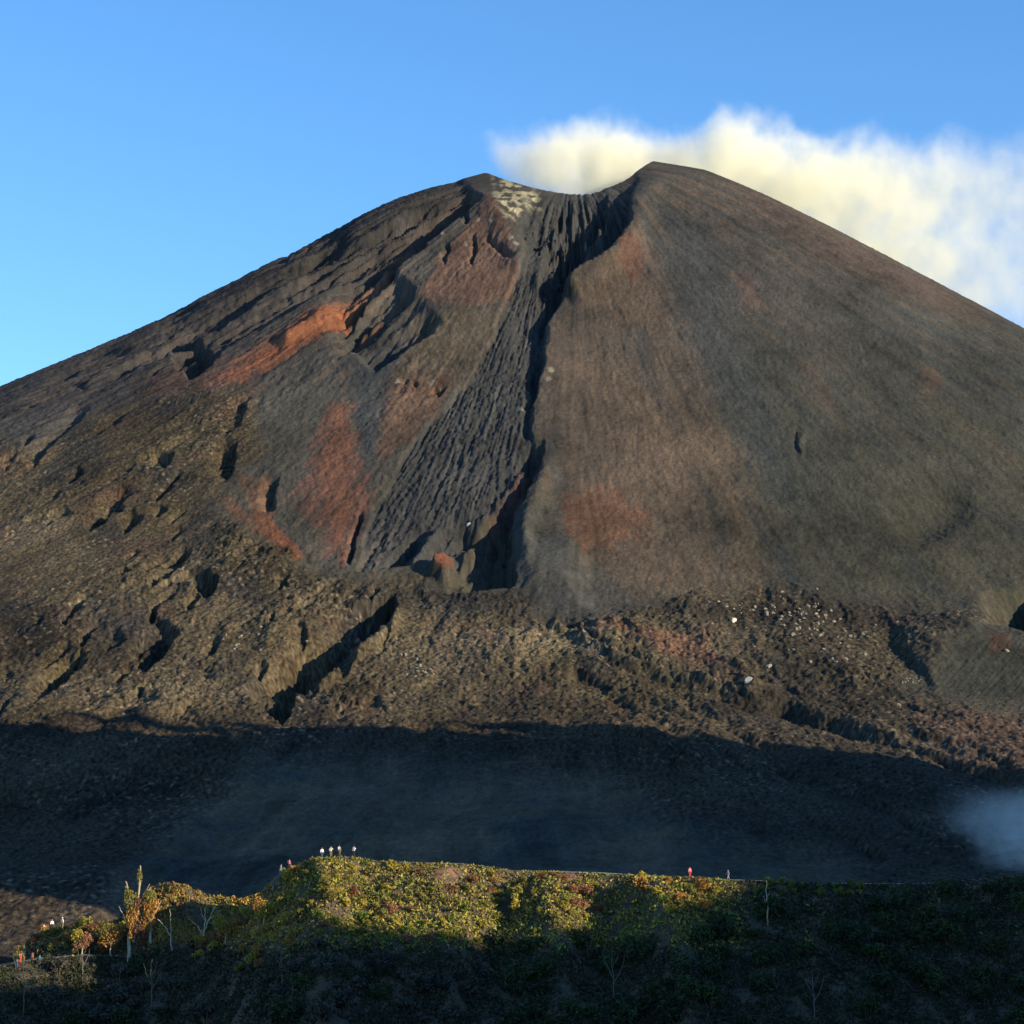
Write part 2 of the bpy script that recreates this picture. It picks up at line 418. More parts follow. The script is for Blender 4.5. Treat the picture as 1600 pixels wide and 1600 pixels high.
def colours(P, x, y, r, a, M):
    f = M["f"]
    tear = 0.55 * fbm(np.radians(a) * 95 + 0.8 * pn(x / 40, y / 40, 206), r / 70, 4, 207, 0.6) + 0.45 * fbm(x / 5, y / 8, 4, 208, 0.7)
    def rag(pts, soft=50, w=1.0, lo=0.38, hi=0.62):
        return sstep(lo, hi, f.poly(pts, soft, 0, w) + tear)
    n = P[0].shape
    def mixc(col, c, w):
        return col + (np.asarray(c, np.float32)[None, :] - col) * np.clip(w, 0, 1)[:, None]
    ar = np.radians(a)
    GREY = (0.108, 0.100, 0.084); OLIVE = (0.118, 0.106, 0.074); BROWN = (0.175, 0.120, 0.078); RED = (0.200, 0.092, 0.062); ORANGE = (0.36, 0.125, 0.050)
    DARK = (0.066, 0.068, 0.066); LAVA = (0.158, 0.122, 0.066); TAN = (0.235, 0.175, 0.105); SLATE = (0.088, 0.094, 0.092)
    col = np.tile(np.array(GREY, np.float32), (n[0], 1))
    s1 = fbm(ar * 38 + 0.8 * pn(x / 60, y / 60, 202), r / 190, 4, 201)           # broad downhill bands
    s2 = fbm(ar * 150 + 0.8 * pn(x / 40, y / 40, 204), r / 110, 3, 203)
    n1 = fbm(x / 38, y / 60, 4, 205)
    col = mixc(col, OLIVE, sstep(500, 900, P[1]) * 0.8)
    col = mixc(col, BROWN, sstep(0.02, 0.4, s1 * 0.8 + n1 * 0.5) * (0.65 - 0.35 * sstep(1100, 1250, P[0])))
    col = mixc(col, SLATE, sstep(0.05, 0.5, -s1) * 0.8)
    # left flank
    col = mixc(col, (0.075, 0.066, 0.062), f.poly([(-600, 560), (180, 500), (700, 260), (770, 275), (560, 480), (420, 600), (200, 640), (-600, 760)], 40) * 0.7)  # darkened in colour to deepen the grazing-light shade on this side
    # brown fan right of the channel
    col = mixc(col, (0.172, 0.122, 0.080), rag([(965, 370), (1010, 400), (1060, 520), (1120, 640), (1180, 790), (1225, 920), (1120, 940), (960, 930), (880, 830), (845, 720), (840, 620), (860, 520), (900, 450)], 110, 1.0, 0.15, 0.85) * np.clip(0.75 + 0.8 * n1 + 0.5 * s1, 0.2, 1))
    col = mixc(col, (0.20, 0.10, 0.062), rag([(965, 372), (995, 380), (1010, 420), (985, 440), (960, 400)], 30) * 0.8)
    col = mixc(col, (0.27, 0.12, 0.06), rag([(875, 775), (960, 765), (1020, 800), (980, 850), (890, 855)], 90) * 0.6)
    col = mixc(col, (0.18, 0.095, 0.07), rag([(1145, 420), (1175, 430), (1190, 480), (1155, 480)], 40) * 0.45)
    col = mixc(col, (0.19, 0.10, 0.07), rag([(1430, 570), (1460, 575), (1480, 610), (1450, 605)], 30) * 0.5)
    col = mixc(col, (0.16, 0.098, 0.07), rag([(1240, 560), (1280, 570), (1320, 650), (1290, 640)], 50) * 0.4)
    col = mixc(col, (0.15, 0.095, 0.07), f.poly([(1100, 270), (1200, 300), (1560, 490), (1500, 500), (1250, 380)], 40) * 0.5)
    col = mixc(col, SLATE, f.poly([(1040, 340), (1100, 340), (1160, 480), (1200, 640), (1270, 800), (1200, 780), (1120, 620), (1060, 480)], 60) * 0.7)
    # middle slope left of the channel
    col = mixc(col, (0.235, 0.125, 0.080), rag([(765, 300), (800, 380), (812, 440), (795, 470), (720, 480), (650, 470), (690, 400), (740, 340)], 24) * 0.75)
    col = mixc(col, (0.20, 0.15, 0.09), f.poly([(640, 480), (790, 480), (760, 540), (720, 600), (650, 660), (610, 640), (610, 560), (640, 520)], 30) * 0.8)
    col = mixc(col, (0.22, 0.12, 0.072), rag([(600, 590), (660, 580), (710, 590), (690, 640), (640, 690), (590, 720), (590, 640)], 30) * 0.7)
    col = mixc(col, SLATE, f.poly([(545, 560), (600, 520), (640, 520), (610, 600), (590, 700), (570, 760), (550, 640)], 26) * 0.9)
    col = mixc(col, DARK, f.poly([(560, 520), (640, 470), (720, 470), (640, 520), (600, 560)], 20) * 0.7)
    col = mixc(col, (0.108, 0.102, 0.078), f.poly([(420, 600), (530, 590), (545, 640), (500, 720), (450, 760), (380, 750), (375, 700)], 20) * 0.95)
    # red and orange ash
    st = np.clip(0.72 + 0.9 * s2 + 0.3 * M["fine"], 0, 1)
    col = mixc(col, RED, rag([(520, 625), (545, 632), (556, 690), (578, 740), (575, 800), (556, 850), (538, 890), (522, 875), (500, 820), (455, 790), (478, 740), (488, 690)], 70) * st)
    col = mixc(col, (0.26, 0.11, 0.055), rag([(525, 640), (540, 640), (550, 700), (545, 800), (535, 870), (515, 800), (500, 730)], 60) * 0.6)
    col = mixc(col, (0.26, 0.11, 0.06), rag([(600, 400), (610, 410), (560, 470), (500, 530), (420, 580), (330, 612), (300, 612), (380, 560), (450, 510), (540, 450)], 22) * 0.9)
    col = mixc(col, ORANGE, rag([(552, 460), (546, 490), (500, 524), (440, 560), (380, 596), (350, 600), (400, 556), (450, 516), (500, 478), (530, 464)], 18) * np.clip(0.85 + 0.8 * s2, 0.4, 1))
    col = mixc(col, (0.23, 0.125, 0.078), f.poly([(690, 330), (700, 338), (640, 388), (580, 440), (548, 470), (540, 462), (600, 400), (640, 365)], 8, 0, 0.6) * 0.85)
    col = mixc(col, (0.22, 0.12, 0.075), f.poly([(640, 452), (648, 458), (610, 488), (560, 520), (552, 512), (600, 478)], 6, 0, 0.6) * 0.85)
    col = mixc(col, RED, f.poly([(240, 590), (300, 570), (380, 560), (400, 600), (300, 620), (230, 620)], 30) * 0.45)
    col = mixc(col, ORANGE, f.poly([(400, 800), (420, 805), (450, 840), (476, 872), (462, 880), (430, 858), (405, 830)], 8, 0, 0.6) * 0.9)
    col = mixc(col, (0.26, 0.12, 0.06), f.poly([(338, 778), (360, 776), (400, 810), (372, 745), (395, 748), (425, 740), (428, 790), (430, 830), (400, 835), (360, 805)], 8, 0, 0.8) * np.clip(0.6 + s2, 0, 0.9))
    col = mixc(col, RED, f.poly([(350, 620), (400, 612), (380, 660), (340, 700), (330, 660)], 20) * 0.4)
    col = mixc(col, BROWN, f.poly([(60, 790), (150, 700), (260, 640), (330, 640), (280, 720), (180, 800), (90, 860), (20, 850)], 50) * 0.7 * (0.5 + 0.5 * M["patch"]))
    col = mixc(col, (0.25, 0.155, 0.08), f.poly([(130, 800), (165, 780), (215, 770), (180, 800), (140, 815)], 14) * 0.6)
    # lava fields
    lv = M["rough"]
    lc = np.tile(np.array(LAVA, np.float32), (n[0], 1))
    lc = mixc(lc, (0.225, 0.170, 0.080), sstep(0.0, 0.4, fbm(x / 45, y / 50, 3, 221)) * 0.8)
    lc = mixc(lc, (0.16, 0.092, 0.062), sstep(0.05, 0.4, fbm(x / 30, y / 36, 3, 223)) * 0.55)
    lc = mixc(lc, (0.060, 0.060, 0.056), sstep(-0.05, 0.3, fbm(x / 34 , r / 60, 4, 225)) * 0.75)
    lc = mixc(lc, (0.105, 0.072, 0.042), sstep(1060, 1180, P[1]) * 0.75)  # shade tint put into the colour: darker, browner lava below the shadow line
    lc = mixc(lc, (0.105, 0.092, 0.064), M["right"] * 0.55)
    spots = sstep(0.28, 0.50, pn(x / 1.9, y / 2.3, 231)) * sstep(0.0, 0.5, fbm(x / 50, y / 50, 2, 232) + 0.2)
    lc = mixc(lc, (0.38, 0.30, 0.18), spots * 0.8)
    dk = sstep(0.18, 0.42, fbm(x / 3.2, y / 4.4, 3, 235, 0.7))
    lc = mixc(lc, (0.05, 0.046, 0.038), dk * 0.65)  # dark speckles painted in for the small shadows among the rocks
    lc = lc * (0.80 + 0.5 * fbm(x / 70, y / 80, 3, 261))[:, None]
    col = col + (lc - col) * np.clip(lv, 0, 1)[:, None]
    col = mixc(col, TAN, f.poly([(0, 830), (110, 820), (130, 860), (60, 920), (-60, 940), (-60, 860)], 40) * (0.25 + 0.5 * M["patch"]))
    col = mixc(col, (0.21, 0.16, 0.085), f.poly([(620, 930), (700, 960), (760, 1010), (820, 1050), (760, 1100), (600, 1110), (560, 1050)], 60) * 0.5)
    col = mixc(col, (0.21, 0.16, 0.085), f.poly([(290, 960), (520, 930), (500, 1000), (400, 1080), (250, 1090)], 60) * 0.4)
    col = mixc(col, (0.22, 0.105, 0.06), f.poly([(935, 960), (1000, 990), (1100, 1000), (1120, 1040), (1040, 1025), (960, 985)], 26) * 0.75)
    col = mixc(col, (0.20, 0.10, 0.065), f.poly([(1430, 1110), (1620, 1100), (1620, 1200), (1500, 1180)], 60) * sstep(-0.2, 0.4, M["big"]) * 0.35)
    col = mixc(col, (0.30, 0.10, 0.05), f.poly([(674, 888), (690, 876), (708, 884), (710, 900), (690, 908), (676, 902)], 6) * 0.9)
    # central lava channel and its grey ash
    col = mixc(col, (0.070, 0.073, 0.072), M["chan"] * np.clip(0.95 - 0.6 * sstep(0.1, 0.5, s2), 0, 1))
    col = mixc(col, (0.11, 0.11, 0.095), f.poly([(800, 855), (880, 850), (930, 900), (1000, 940), (920, 965), (840, 945), (806, 910)], 40) * 0.75)
    col = mixc(col, (0.085, 0.09, 0.08), f.poly([(800, 800), (850, 800), (880, 850), (900, 900), (830, 900), (806, 850)], 30) * 0.6)
    col = mixc(col, (0.16, 0.075, 0.062), f.poly([(840, 700), (850, 740), (800, 800), (760, 810), (790, 770), (822, 722)], 10) * 0.7)
    # ash basin in the shade, little cinder cone
    col = mixc(col, (0.20, 0.140, 0.08), M["basin"] * np.clip(0.5 + 1.7 * n1 + 0.9 * fbm(x / 12, y / 16, 4, 262, 0.7), 0.05, 0.95))
    col = mixc(col, (0.085, 0.083, 0.064), M["conelet"] * 0.8)
    col = mixc(col, (0.17, 0.085, 0.06), f.poly([(1545, 1005), (1575, 1000), (1580, 1020), (1552, 1026)], 14) * 0.8)
    # fumarole crust: pale yellow
    fu = fbm(x / 5, y / 7, 3, 241)
    dep = f.poly([(768, 280), (800, 280), (835, 300), (845, 318), (815, 325), (806, 350), (788, 350), (778, 320)], 16)
    col = mixc(col, (0.62, 0.54, 0.30), dep * sstep(-0.12, 0.22, fu))
    for (qx, qy, qr) in ((767, 352, 4), (790, 345, 5), (806, 391, 4), (798, 382, 4), (775, 305, 7), (820, 312, 8), (748, 345, 3), (728, 382, 4), (690, 368, 3),
                         (860, 578, 5), (858, 592, 4), (622, 596, 5), (674, 598, 5), (916, 340, 3), (816, 632, 4)):
        d = np.hypot(P[0] - qx + 2 * fu * 3, P[1] - qy)
        col = mixc(col, (0.45, 0.40, 0.27), (1 - sstep(qr * 0.5, qr * 1.2, d)) * 0.8)
    # grain
    g = 1 + 0.34 * fbm(x / 2.6, y / 3.4, 3, 251, 0.7) + (0.42 - 0.22 * sstep(900, 1000, P[0])) * s2 + 0.16 * s1 + 0.42 * n1 + 0.35 * fbm(x / 90, y / 60, 2, 258) + 0.4 * fbm(x / 9, y / 12, 3, 259, 0.65)
    g = g * (1 + 0.75 * (0.25 + M["rough"]) * pn(x / 1.1, y / 1.5, 255) + 0.25 * M["rough"] * RNG.uniform(-1, 1, n[0]))
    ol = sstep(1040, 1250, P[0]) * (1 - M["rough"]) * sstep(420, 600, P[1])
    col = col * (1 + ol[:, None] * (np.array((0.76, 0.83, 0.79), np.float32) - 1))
    lum = col.mean(axis=1, keepdims=True)
    col = col + (lum - col) * 0.13
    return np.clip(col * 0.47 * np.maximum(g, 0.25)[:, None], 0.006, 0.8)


def grid_mesh(name, X, Y, Z, mask=None):
    nr, nc = X.shape
    me = bpy.data.meshes.new(name)
    idx = np.arange(nr * nc).reshape(nr, nc)
    q = np.stack([idx[:-1, :-1], idx[:-1, 1:], idx[1:, 1:], idx[1:, :-1]], -1).reshape(-1, 4)
    if mask is not None:
        q = q[mask.reshape(-1)]
    used = np.unique(q)
    re = np.full(nr * nc, -1, np.int64); re[used] = np.arange(len(used))
    q = re[q]
    co = np.stack([X, Y, Z], -1).reshape(-1, 3)[used]
    me.vertices.add(len(used)); me.vertices.foreach_set("co", co.astype(np.float32).ravel())
    me.loops.add(q.size); me.loops.foreach_set("vertex_index", q.astype(np.int32).ravel())
    me.polygons.add(len(q))
    me.polygons.foreach_set("loop_start", np.arange(0, q.size, 4, dtype=np.int32))
    me.polygons.foreach_set("loop_total", np.full(len(q), 4, np.int32))
    me.update(calc_edges=True)
    me.validate()
    return me, used


def add_colour(me, col):
    at_ = me.color_attributes.new("ash", 'FLOAT_COLOR', 'POINT')
    c4 = np.ones((len(col), 4), np.float32); c4[:, :3] = col
    at_.data.foreach_set("color", c4.ravel())


def ground_mat(name, bump=0.5, scale=1.0, rough=0.95, spec=0.1):
    m = bpy.data.materials.new(name); m.use_nodes = True
    nt = m.node_tree; b = nt.nodes["Principled BSDF"]
    b.inputs["Roughness"].default_value = rough
    b.inputs["Specular IOR Level"].default_value = spec
    a_ = nt.nodes.new("ShaderNodeAttribute"); a_.attribute_name = "ash"
    tc = nt.nodes.new("ShaderNodeTexCoord")
    no = nt.nodes.new("ShaderNodeTexNoise"); no.inputs["Scale"].default_value = 0.9 * scale; no.inputs["Detail"].default_value = 4; no.inputs["Roughness"].default_value = 0.7
    nt.links.new(tc.outputs["Object"], no.inputs["Vector"])
    mr = nt.nodes.new("ShaderNodeMapRange"); mr.inputs[1].default_value = 0.3; mr.inputs[2].default_value = 0.7; mr.inputs[3].default_value = 0.72; mr.inputs[4].default_value = 1.28
    nt.links.new(no.outputs[0], mr.inputs[0])
    mx = nt.nodes.new("ShaderNodeVectorMath"); mx.operation = 'SCALE'
    nt.links.new(a_.outputs["Color"], mx.inputs[0]); nt.links.new(mr.outputs[0], mx.inputs["Scale"])
    nt.links.new(mx.outputs[0], b.inputs["Base Color"])
    bp = nt.nodes.new("ShaderNodeBump"); bp.inputs["Strength"].default_value = bump; bp.inputs["Distance"].default_value = 0.6
    nt.links.new(no.outputs[0], bp.inputs["Height"]); nt.links.new(bp.outputs[0], b.inputs["Normal"])
    return m


# ------------------------------------------------------------------ volcano and lava field: one surface, dense where it is seen
M_SLOPE = ground_mat("volcanic_ash")
M_LAVA = ground_mat("lava_rock", 0.6)


def build_volcano():
    D2R = math.pi / 180
    NC = 1180
    th = np.concatenate([np.linspace(-62, -16.4, 90, endpoint=False), np.linspace(-16.4, 16.4, NC), np.linspace(16.4, 62, 91)[1:]]) * D2R
    rr = np.concatenate([np.arange(392, 700, 0.75), np.arange(700, 1010, 0.85), np.arange(1010, 1330, 1.1), np.geomspace(1330, 2600, 60)])
    TH, RR = np.meshgrid(th, rr)
    x = (RR * np.sin(TH)).ravel(); y = (RR * np.cos(TH)).ravel()
    z, r, a = base_z(x, y)
    P = proj(x, y, z)
    H, M = relief(P, x, y, r, a)
    # rest of the relief keeps still at the crater edge so the skyline stays put
    H = H * (0.08 + 0.92 * sstep(50, 105, r) ** 1.2)
    far = sstep(1330, 1500, y)
    z2 = z + H * (1 - far) - 11 * sstep(500, 405, y)
    col = colours(P, x, y, r, a, M)
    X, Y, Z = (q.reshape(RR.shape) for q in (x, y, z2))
    low = (f_low(P) > 0.5).reshape(RR.shape)[:-1, :-1]
    for name, mask, mat, lab in (("volcano", ~low, M_SLOPE, "steep brown and grey volcanic cone with red ash streaks"),
                                 ("lava_field", low, M_LAVA, "blocky dark lava field at the foot of the cone")):
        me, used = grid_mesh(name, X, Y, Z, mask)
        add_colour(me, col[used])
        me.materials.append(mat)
        o = bpy.data.objects.new(name, me); C.objects.link(o)
        tag(o, lab, kind="structure")
    return th, rr, Z


def f_low(P):
    n = Field(P, (0, 0))
    return n.poly(ROUGH, 2, 0, 0.0)


TH_, RR_, ZV = build_volcano()


def volcano_z(x, y):
    t = math.atan2(x, y); r = math.hypot(x, y)
    j = min(max(np.searchsorted(TH_, t) - 1, 0), len(TH_) - 2); i = min(max(np.searchsorted(RR_, r) - 1, 0), len(RR_) - 2)
    ft = (t - TH_[j]) / (TH_[j + 1] - TH_[j]); fr = (r - RR_[i]) / (RR_[i + 1] - RR_[i])
    return float((ZV[i, j] * (1 - ft) + ZV[i, j + 1] * ft) * (1 - fr) + (ZV[i + 1, j] * (1 - ft) + ZV[i + 1, j + 1] * ft) * fr)


def hit_volcano(px, py):
    u, b, c = ray(px, py)
    yy = 440.0
    while yy < 1300:
        if volcano_z(u / b * yy, yy) > c / b * yy:
            return Vector((u / b * yy, yy, c / b * yy))
        yy += 1.0
    return None
# ------------------------------------------------------------------ foreground ridge (crest surveyed in 1600 px frame), valley ground, hill behind the camera
CR = [(-260, 1560), (-100, 1535), (0, 1508), (60, 1498), (130, 1492), (200, 1494), (260, 1490), (300, 1474), (345, 1452), (375, 1428), (410, 1392), (440, 1364), (470, 1350), (500, 1341),
      (530, 1338), (556, 1339), (590, 1345), (640, 1347), (720, 1349), (760, 1354), (800, 1360), (870, 1361), (940, 1363), (1000, 1367), (1080, 1371), (1150, 1375), (1220, 1379),
      (1350, 1381), (1430, 1381), (1500, 1376), (1600, 1368), (1750, 1352), (1900, 1340)]
CR_Y = 372.0
_cr_th = np.array([ray(px, py)[0] / ray(px, py)[1] for px, py in CR])
_cr_te = np.array([tan_el(px, py) for px, py in CR])
# trail shelf along the descending left part, seen in front of a second spur
SP2 = [(-160, 1560), (-40, 1530), (20, 1508), (34, 1492), (50, 1470), (70, 1457), (100, 1450), (150, 1446), (180, 1444), (206, 1428), (236, 1392), (262, 1384), (292, 1386), (330, 1404), (372, 1410), (420, 1396), (520, 1400), (620, 1440)]
_s2_th = np.array([ray(px, py)[0] / ray(px, py)[1] for px, py in SP2])
_s2_te = np.array([tan_el(px, py) for px, py in SP2])


def ridge_z(x, y, detail=True, spur=False):
    th = x / y
    yc = CR_Y + 5 * np.sin(th * 34 + 1.0)
    zc = np.interp(th, _cr_th, _cr_te) * yc
    d = yc - y
    und = 2.4 * fbm(x / 26, y / 60, 3, 301) * np.clip(np.abs(d) / 12, 0, 1)
    near_ = np.where(d > 2.0, -0.60 * (d - 2.0), 0)
    near_ = np.where(d > 60, -0.60 * 58 - 0.15 * (d - 60), near_)
    back = np.where(d < -2.0, 0.62 * (d + 2.0), 0)
    z = zc + near_ + back + und
    for qx, hh, ww, top_ in ((512, 2.6, 3.2, 3.0), (850, 4.2, 3.6, 1.2), (1008, 3.4, 3.2, 1.0), (690, 1.4, 3.0, 2.0), (404, 1.6, 2.6, 2.0), (806, -2.6, 2.2, 0), (960, -2.4, 2.4, 0), (610, -1.2, 2.5, 0)):
        xq = (qx - 800) * 0.1063 + (0.10 if hh > 0 else -0.22) * np.maximum(d, 0) + 1.8 * fbm(y / 7, y * 0 + qx, 2, 341) + 0.8 * pn(x / 3, y / 3, 343)
        z = z + np.sign(hh) * np.minimum(abs(hh), np.maximum(0.5 * (d - 2.2), 0)) * np.exp(-((x - xq) / ww) ** 2)
    if detail:
        z = z + 0.22 * fbm(x / 1.6, y / 1.6, 3, 311) * np.clip((np.abs(d) - 1.2) / 3, 0.12, 1)
    # second spur on the left, a little further off
    y2 = 387.0
    z2 = np.interp(th, _s2_th, _s2_te, left=-0.09, right=-0.09) * y2
    d2 = y2 - y
    z2 = z2 - 0.75 * np.maximum(np.abs(d2) - 3, 0) + 1.5 * fbm(x / 8, y / 8, 4, 321)
    return (np.maximum(z, z2), z2 > z) if spur else np.maximum(z, z2)


def build_ridge():
    th = np.concatenate([np.linspace(-0.62, -0.26, 40, endpoint=False), np.linspace(-0.26, 0.26, 620), np.linspace(0.26, 0.62, 41)[1:]])
    yy = np.concatenate([np.linspace(268, 325, 24, endpoint=False), np.linspace(325, 366, 100, endpoint=False), np.linspace(366, 378, 50, endpoint=False), np.linspace(378, 470, 90)])
    T, Y = np.meshgrid(th, yy)
    x = (T * Y).ravel(); y = Y.ravel()
    z, on_spur = ridge_z(x, y, spur=True)
    e = np.clip((np.abs(x / y) - 0.26) / 0.36, 0, 1) ** 2
    z = z * (1 - e) + np.minimum(z, -40) * e
    d = CR_Y + 5 * np.sin((x / y) * 34 + 1.0) - y
    n = len(x)
    col = np.tile(np.array((0.085, 0.070, 0.048), np.float32), (n, 1))
    k = fbm(x / 9, y / 9, 3, 331)
    col = col + (np.array((0.15, 0.10, 0.065)) - col) * (sstep(0, 0.4, k) * 0.6)[:, None]
    path = (1 - sstep(1.2, 2.2, np.abs(d + 0.2))) * 0.95 * (~on_spur)
    col = col + (np.array((0.30, 0.27, 0.19)) - col) * path[:, None]
    px, py = proj(x, y, z)
    red = np.maximum(sstep(44, 16, np.hypot(px - 705, (py - 1370) * 1.8)), sstep(24, 10, np.hypot(px - 888, (py - 1370) * 2.4)))
    col = col + (np.array((0.20, 0.115, 0.078)) - col) * (red * sstep(-0.35, 0.15, k))[:, None]
    me, used = grid_mesh("ridge", T * Y, Y, z.reshape(Y.shape))
    add_colour(me, col[used].astype(np.float32))
    me.materials.append(ground_mat("ridge_soil", 0.5, 2.0))
    o = bpy.data.objects.new("ridge", me); C.objects.link(o)
    tag(o, "low ridge with a pale footpath along its crest", kind="structure")


build_ridge()


def soil_mat():
    m = bpy.data.materials.new("dark_soil"); m.use_nodes = True
    nt = m.node_tree; b = nt.nodes["Principled BSDF"]; b.inputs["Roughness"].default_value = 0.95; b.inputs["Specular IOR Level"].default_value = 0.1
    tc = nt.nodes.new("ShaderNodeTexCoord"); no = nt.nodes.new("ShaderNodeTexNoise"); no.inputs["Scale"].default_value = 0.05; no.inputs["Detail"].default_value = 8
    cr = nt.nodes.new("ShaderNodeValToRGB"); cr.color_ramp.elements[0].color = (0.03, 0.04, 0.018, 1); cr.color_ramp.elements[1].color = (0.085, 0.075, 0.05, 1)
    nt.links.new(tc.outputs["Object"], no.inputs["Vector"]); nt.links.new(no.outputs[0], cr.inputs[0]); nt.links.new(cr.outputs[0], b.inputs["Base Color"])
    return m


M_SOIL = soil_mat()


def build_ground():
    n = 121
    g = np.linspace(-1, 1, n); g = np.sign(g) * np.abs(g) ** 1.8 * 2700
    X, Y = np.meshgrid(g, g)
    Z = -46 + 2.5 * fbm(X / 120, Y / 120, 3, 351)
    # the rise on which the camera stands
    rr = np.hypot(X, Y + 10)
    Z = np.maximum(Z, -1.9 - 0.16 * np.maximum(rr - 6, 0)) 
    me, _ = grid_mesh("ground", X, Y, Z)
    me.materials.append(M_SOIL)
    o = bpy.data.objects.new("ground", me); C.objects.link(o)
    tag(o, "dark valley ground in front of the ridge", kind="structure")


build_ground()

# the hill whose evening shadow lies over the valley: its skyline follows from where that shadow ends
T0 = 395.0
SX, SY = math.sin(SUN_AZ), -math.cos(SUN_AZ)
PX_, PY_ = math.cos(SUN_AZ), math.sin(SUN_AZ)


def _prof(px, py, Y):
    p = at(px, py, Y)
    return p.x * PX_ + p.y * PY_, p.z + TE * (T0 - (p.x * SX + p.y * SY))


def build_hill():
    lit = [(-300, 1472, 354), (0, 1500, 354), (100, 1496, 354), (250, 1482, 354), (330, 1474, 353), (400, 1470, 352), (560, 1470, 352), (680, 1466, 352), (760, 1462, 353),
           (850, 1452, 355), (940, 1440, 357), (1020, 1425, 360), (1090, 1405, 364), (1140, 1388, 368), (1180, 1380, 370), (1240, 1377, 371.5), (1300, 1374, 371.8), (1345, 1368, 372), (1400, 1350, 372)]
    mt = [(-500, 1130), (-200, 1112), (0, 1108), (120, 1112), (230, 1116), (290, 1130), (340, 1148), (420, 1150), (520, 1135), (640, 1124), (720, 1128), (780, 1140), (840, 1150)]
    S, Zt = [], []
    for q in lit:
        s, h = _prof(*q); S.append(s); Zt.append(h)
    sm, hm = [], []
    for px, py in mt:
        p = hit_volcano(min(max(px, -60), 1660), py)
        if p is None: continue
        u, b, c = ray(px, py)
        y = p.y
        s, h = _prof(px, py, y); sm.append(s); hm.append(h)
    o_ = np.argsort(S); S = np.array(S)[o_]; Zt = np.array(Zt)[o_]
    o_ = np.argsort(sm); sm = np.array(sm)[o_]; hm = np.array(hm)[o_]
    print("notch s", S[0], S[-1], Zt.min(), Zt.max(), "main s", sm[0], sm[-1], hm.min(), hm.max())
    s0 = S[-1] + 6
    sa = np.concatenate([[S[0] - 160, S[0] - 40], S, [s0], sm, [sm[-1] + 16, sm[-1] + 34, sm[-1] + 150, sm[-1] + 500]])
    ha = np.concatenate([[120, 150], Zt, [max(hm[0] - 30, Zt[-1] + 8)], hm, [hm[-1] - 12, hm[-1] - 70, 130, 60]])
    s = np.concatenate([np.linspace(-100, S[0] - 10, 30, endpoint=False), np.linspace(S[0] - 10, sm[-1] + 20, 700), np.linspace(sm[-1] + 20, sm[-1] + 520, 50)[1:]])
    top = np.interp(s, sa, ha)
    top = top + 1.0 * fbm(s / 9, s * 0 + 3.3, 3, 401) + 0.5 * pn(s / 1.6, s * 0 + 9.1, 405) + sstep(350, 420, s) * (11 * fbm(s / 34, s * 0 + 5.3, 4, 403, 0.6) + 3.5 * fbm(s / 4, s * 0 + 1.1, 3, 407, 0.7))
    t = np.concatenate([-np.geomspace(1, 420, 60)[::-1], [0], np.geomspace(1, 600, 40)])
    Sg, Tg = np.meshgrid(s, t)
    Zg = top[None, :] - 0.74 * np.abs(Tg) + 5 * fbm(Sg / 60, Tg / 60, 3, 411) * np.clip(np.abs(Tg) / 40, 0, 1)
    Zg = np.maximum(Zg, -60 + 0 * Zg)
    Tw = Tg + T0
    X = Sg * PX_ + Tw * SX; Y = Sg * PY_ + Tw * SY
    me, _ = grid_mesh("hill", X, Y, Zg)
    me.materials.append(M_SOIL)
    o = bpy.data.objects.new("hill", me); C.objects.link(o)
    tag(o, "steep neighbouring hill that shades the valley", kind="structure")


build_hill()

# ------------------------------------------------------------------ steam and smoke (real volumes)
def curve_node(nt, pts, x0, x1):
    """float curve through world points (x, value 0..1) with x mapped to 0..1"""
    mr = nt.nodes.new("ShaderNodeMapRange"); mr.inputs[1].default_value = x0; mr.inputs[2].default_value = x1
    fc = nt.nodes.new("ShaderNodeFloatCurve")
    c = fc.mapping.curves[0]
    pts = [((x - x0) / (x1 - x0), v) for x, v in pts]
    c.points[0].location = pts[0]; c.points[-1].location = pts[-1]
    for p in pts[1:-1]:
        c.points.new(*p)
    fc.mapping.update()
    nt.links.new(mr.outputs[0], fc.inputs["Value"])
    return mr, fc


def math_n(nt, op, a, b=None, c=None, clamp=False):
    m = nt.nodes.new("ShaderNodeMath"); m.operation = op; m.use_clamp = clamp
    for i, v in enumerate((a, b, c)):
        if v is None: continue
        if isinstance(v, (int, float)): m.inputs[i].default_value = v
        else: nt.links.new(v, m.inputs[i])
    return m.outputs[0]


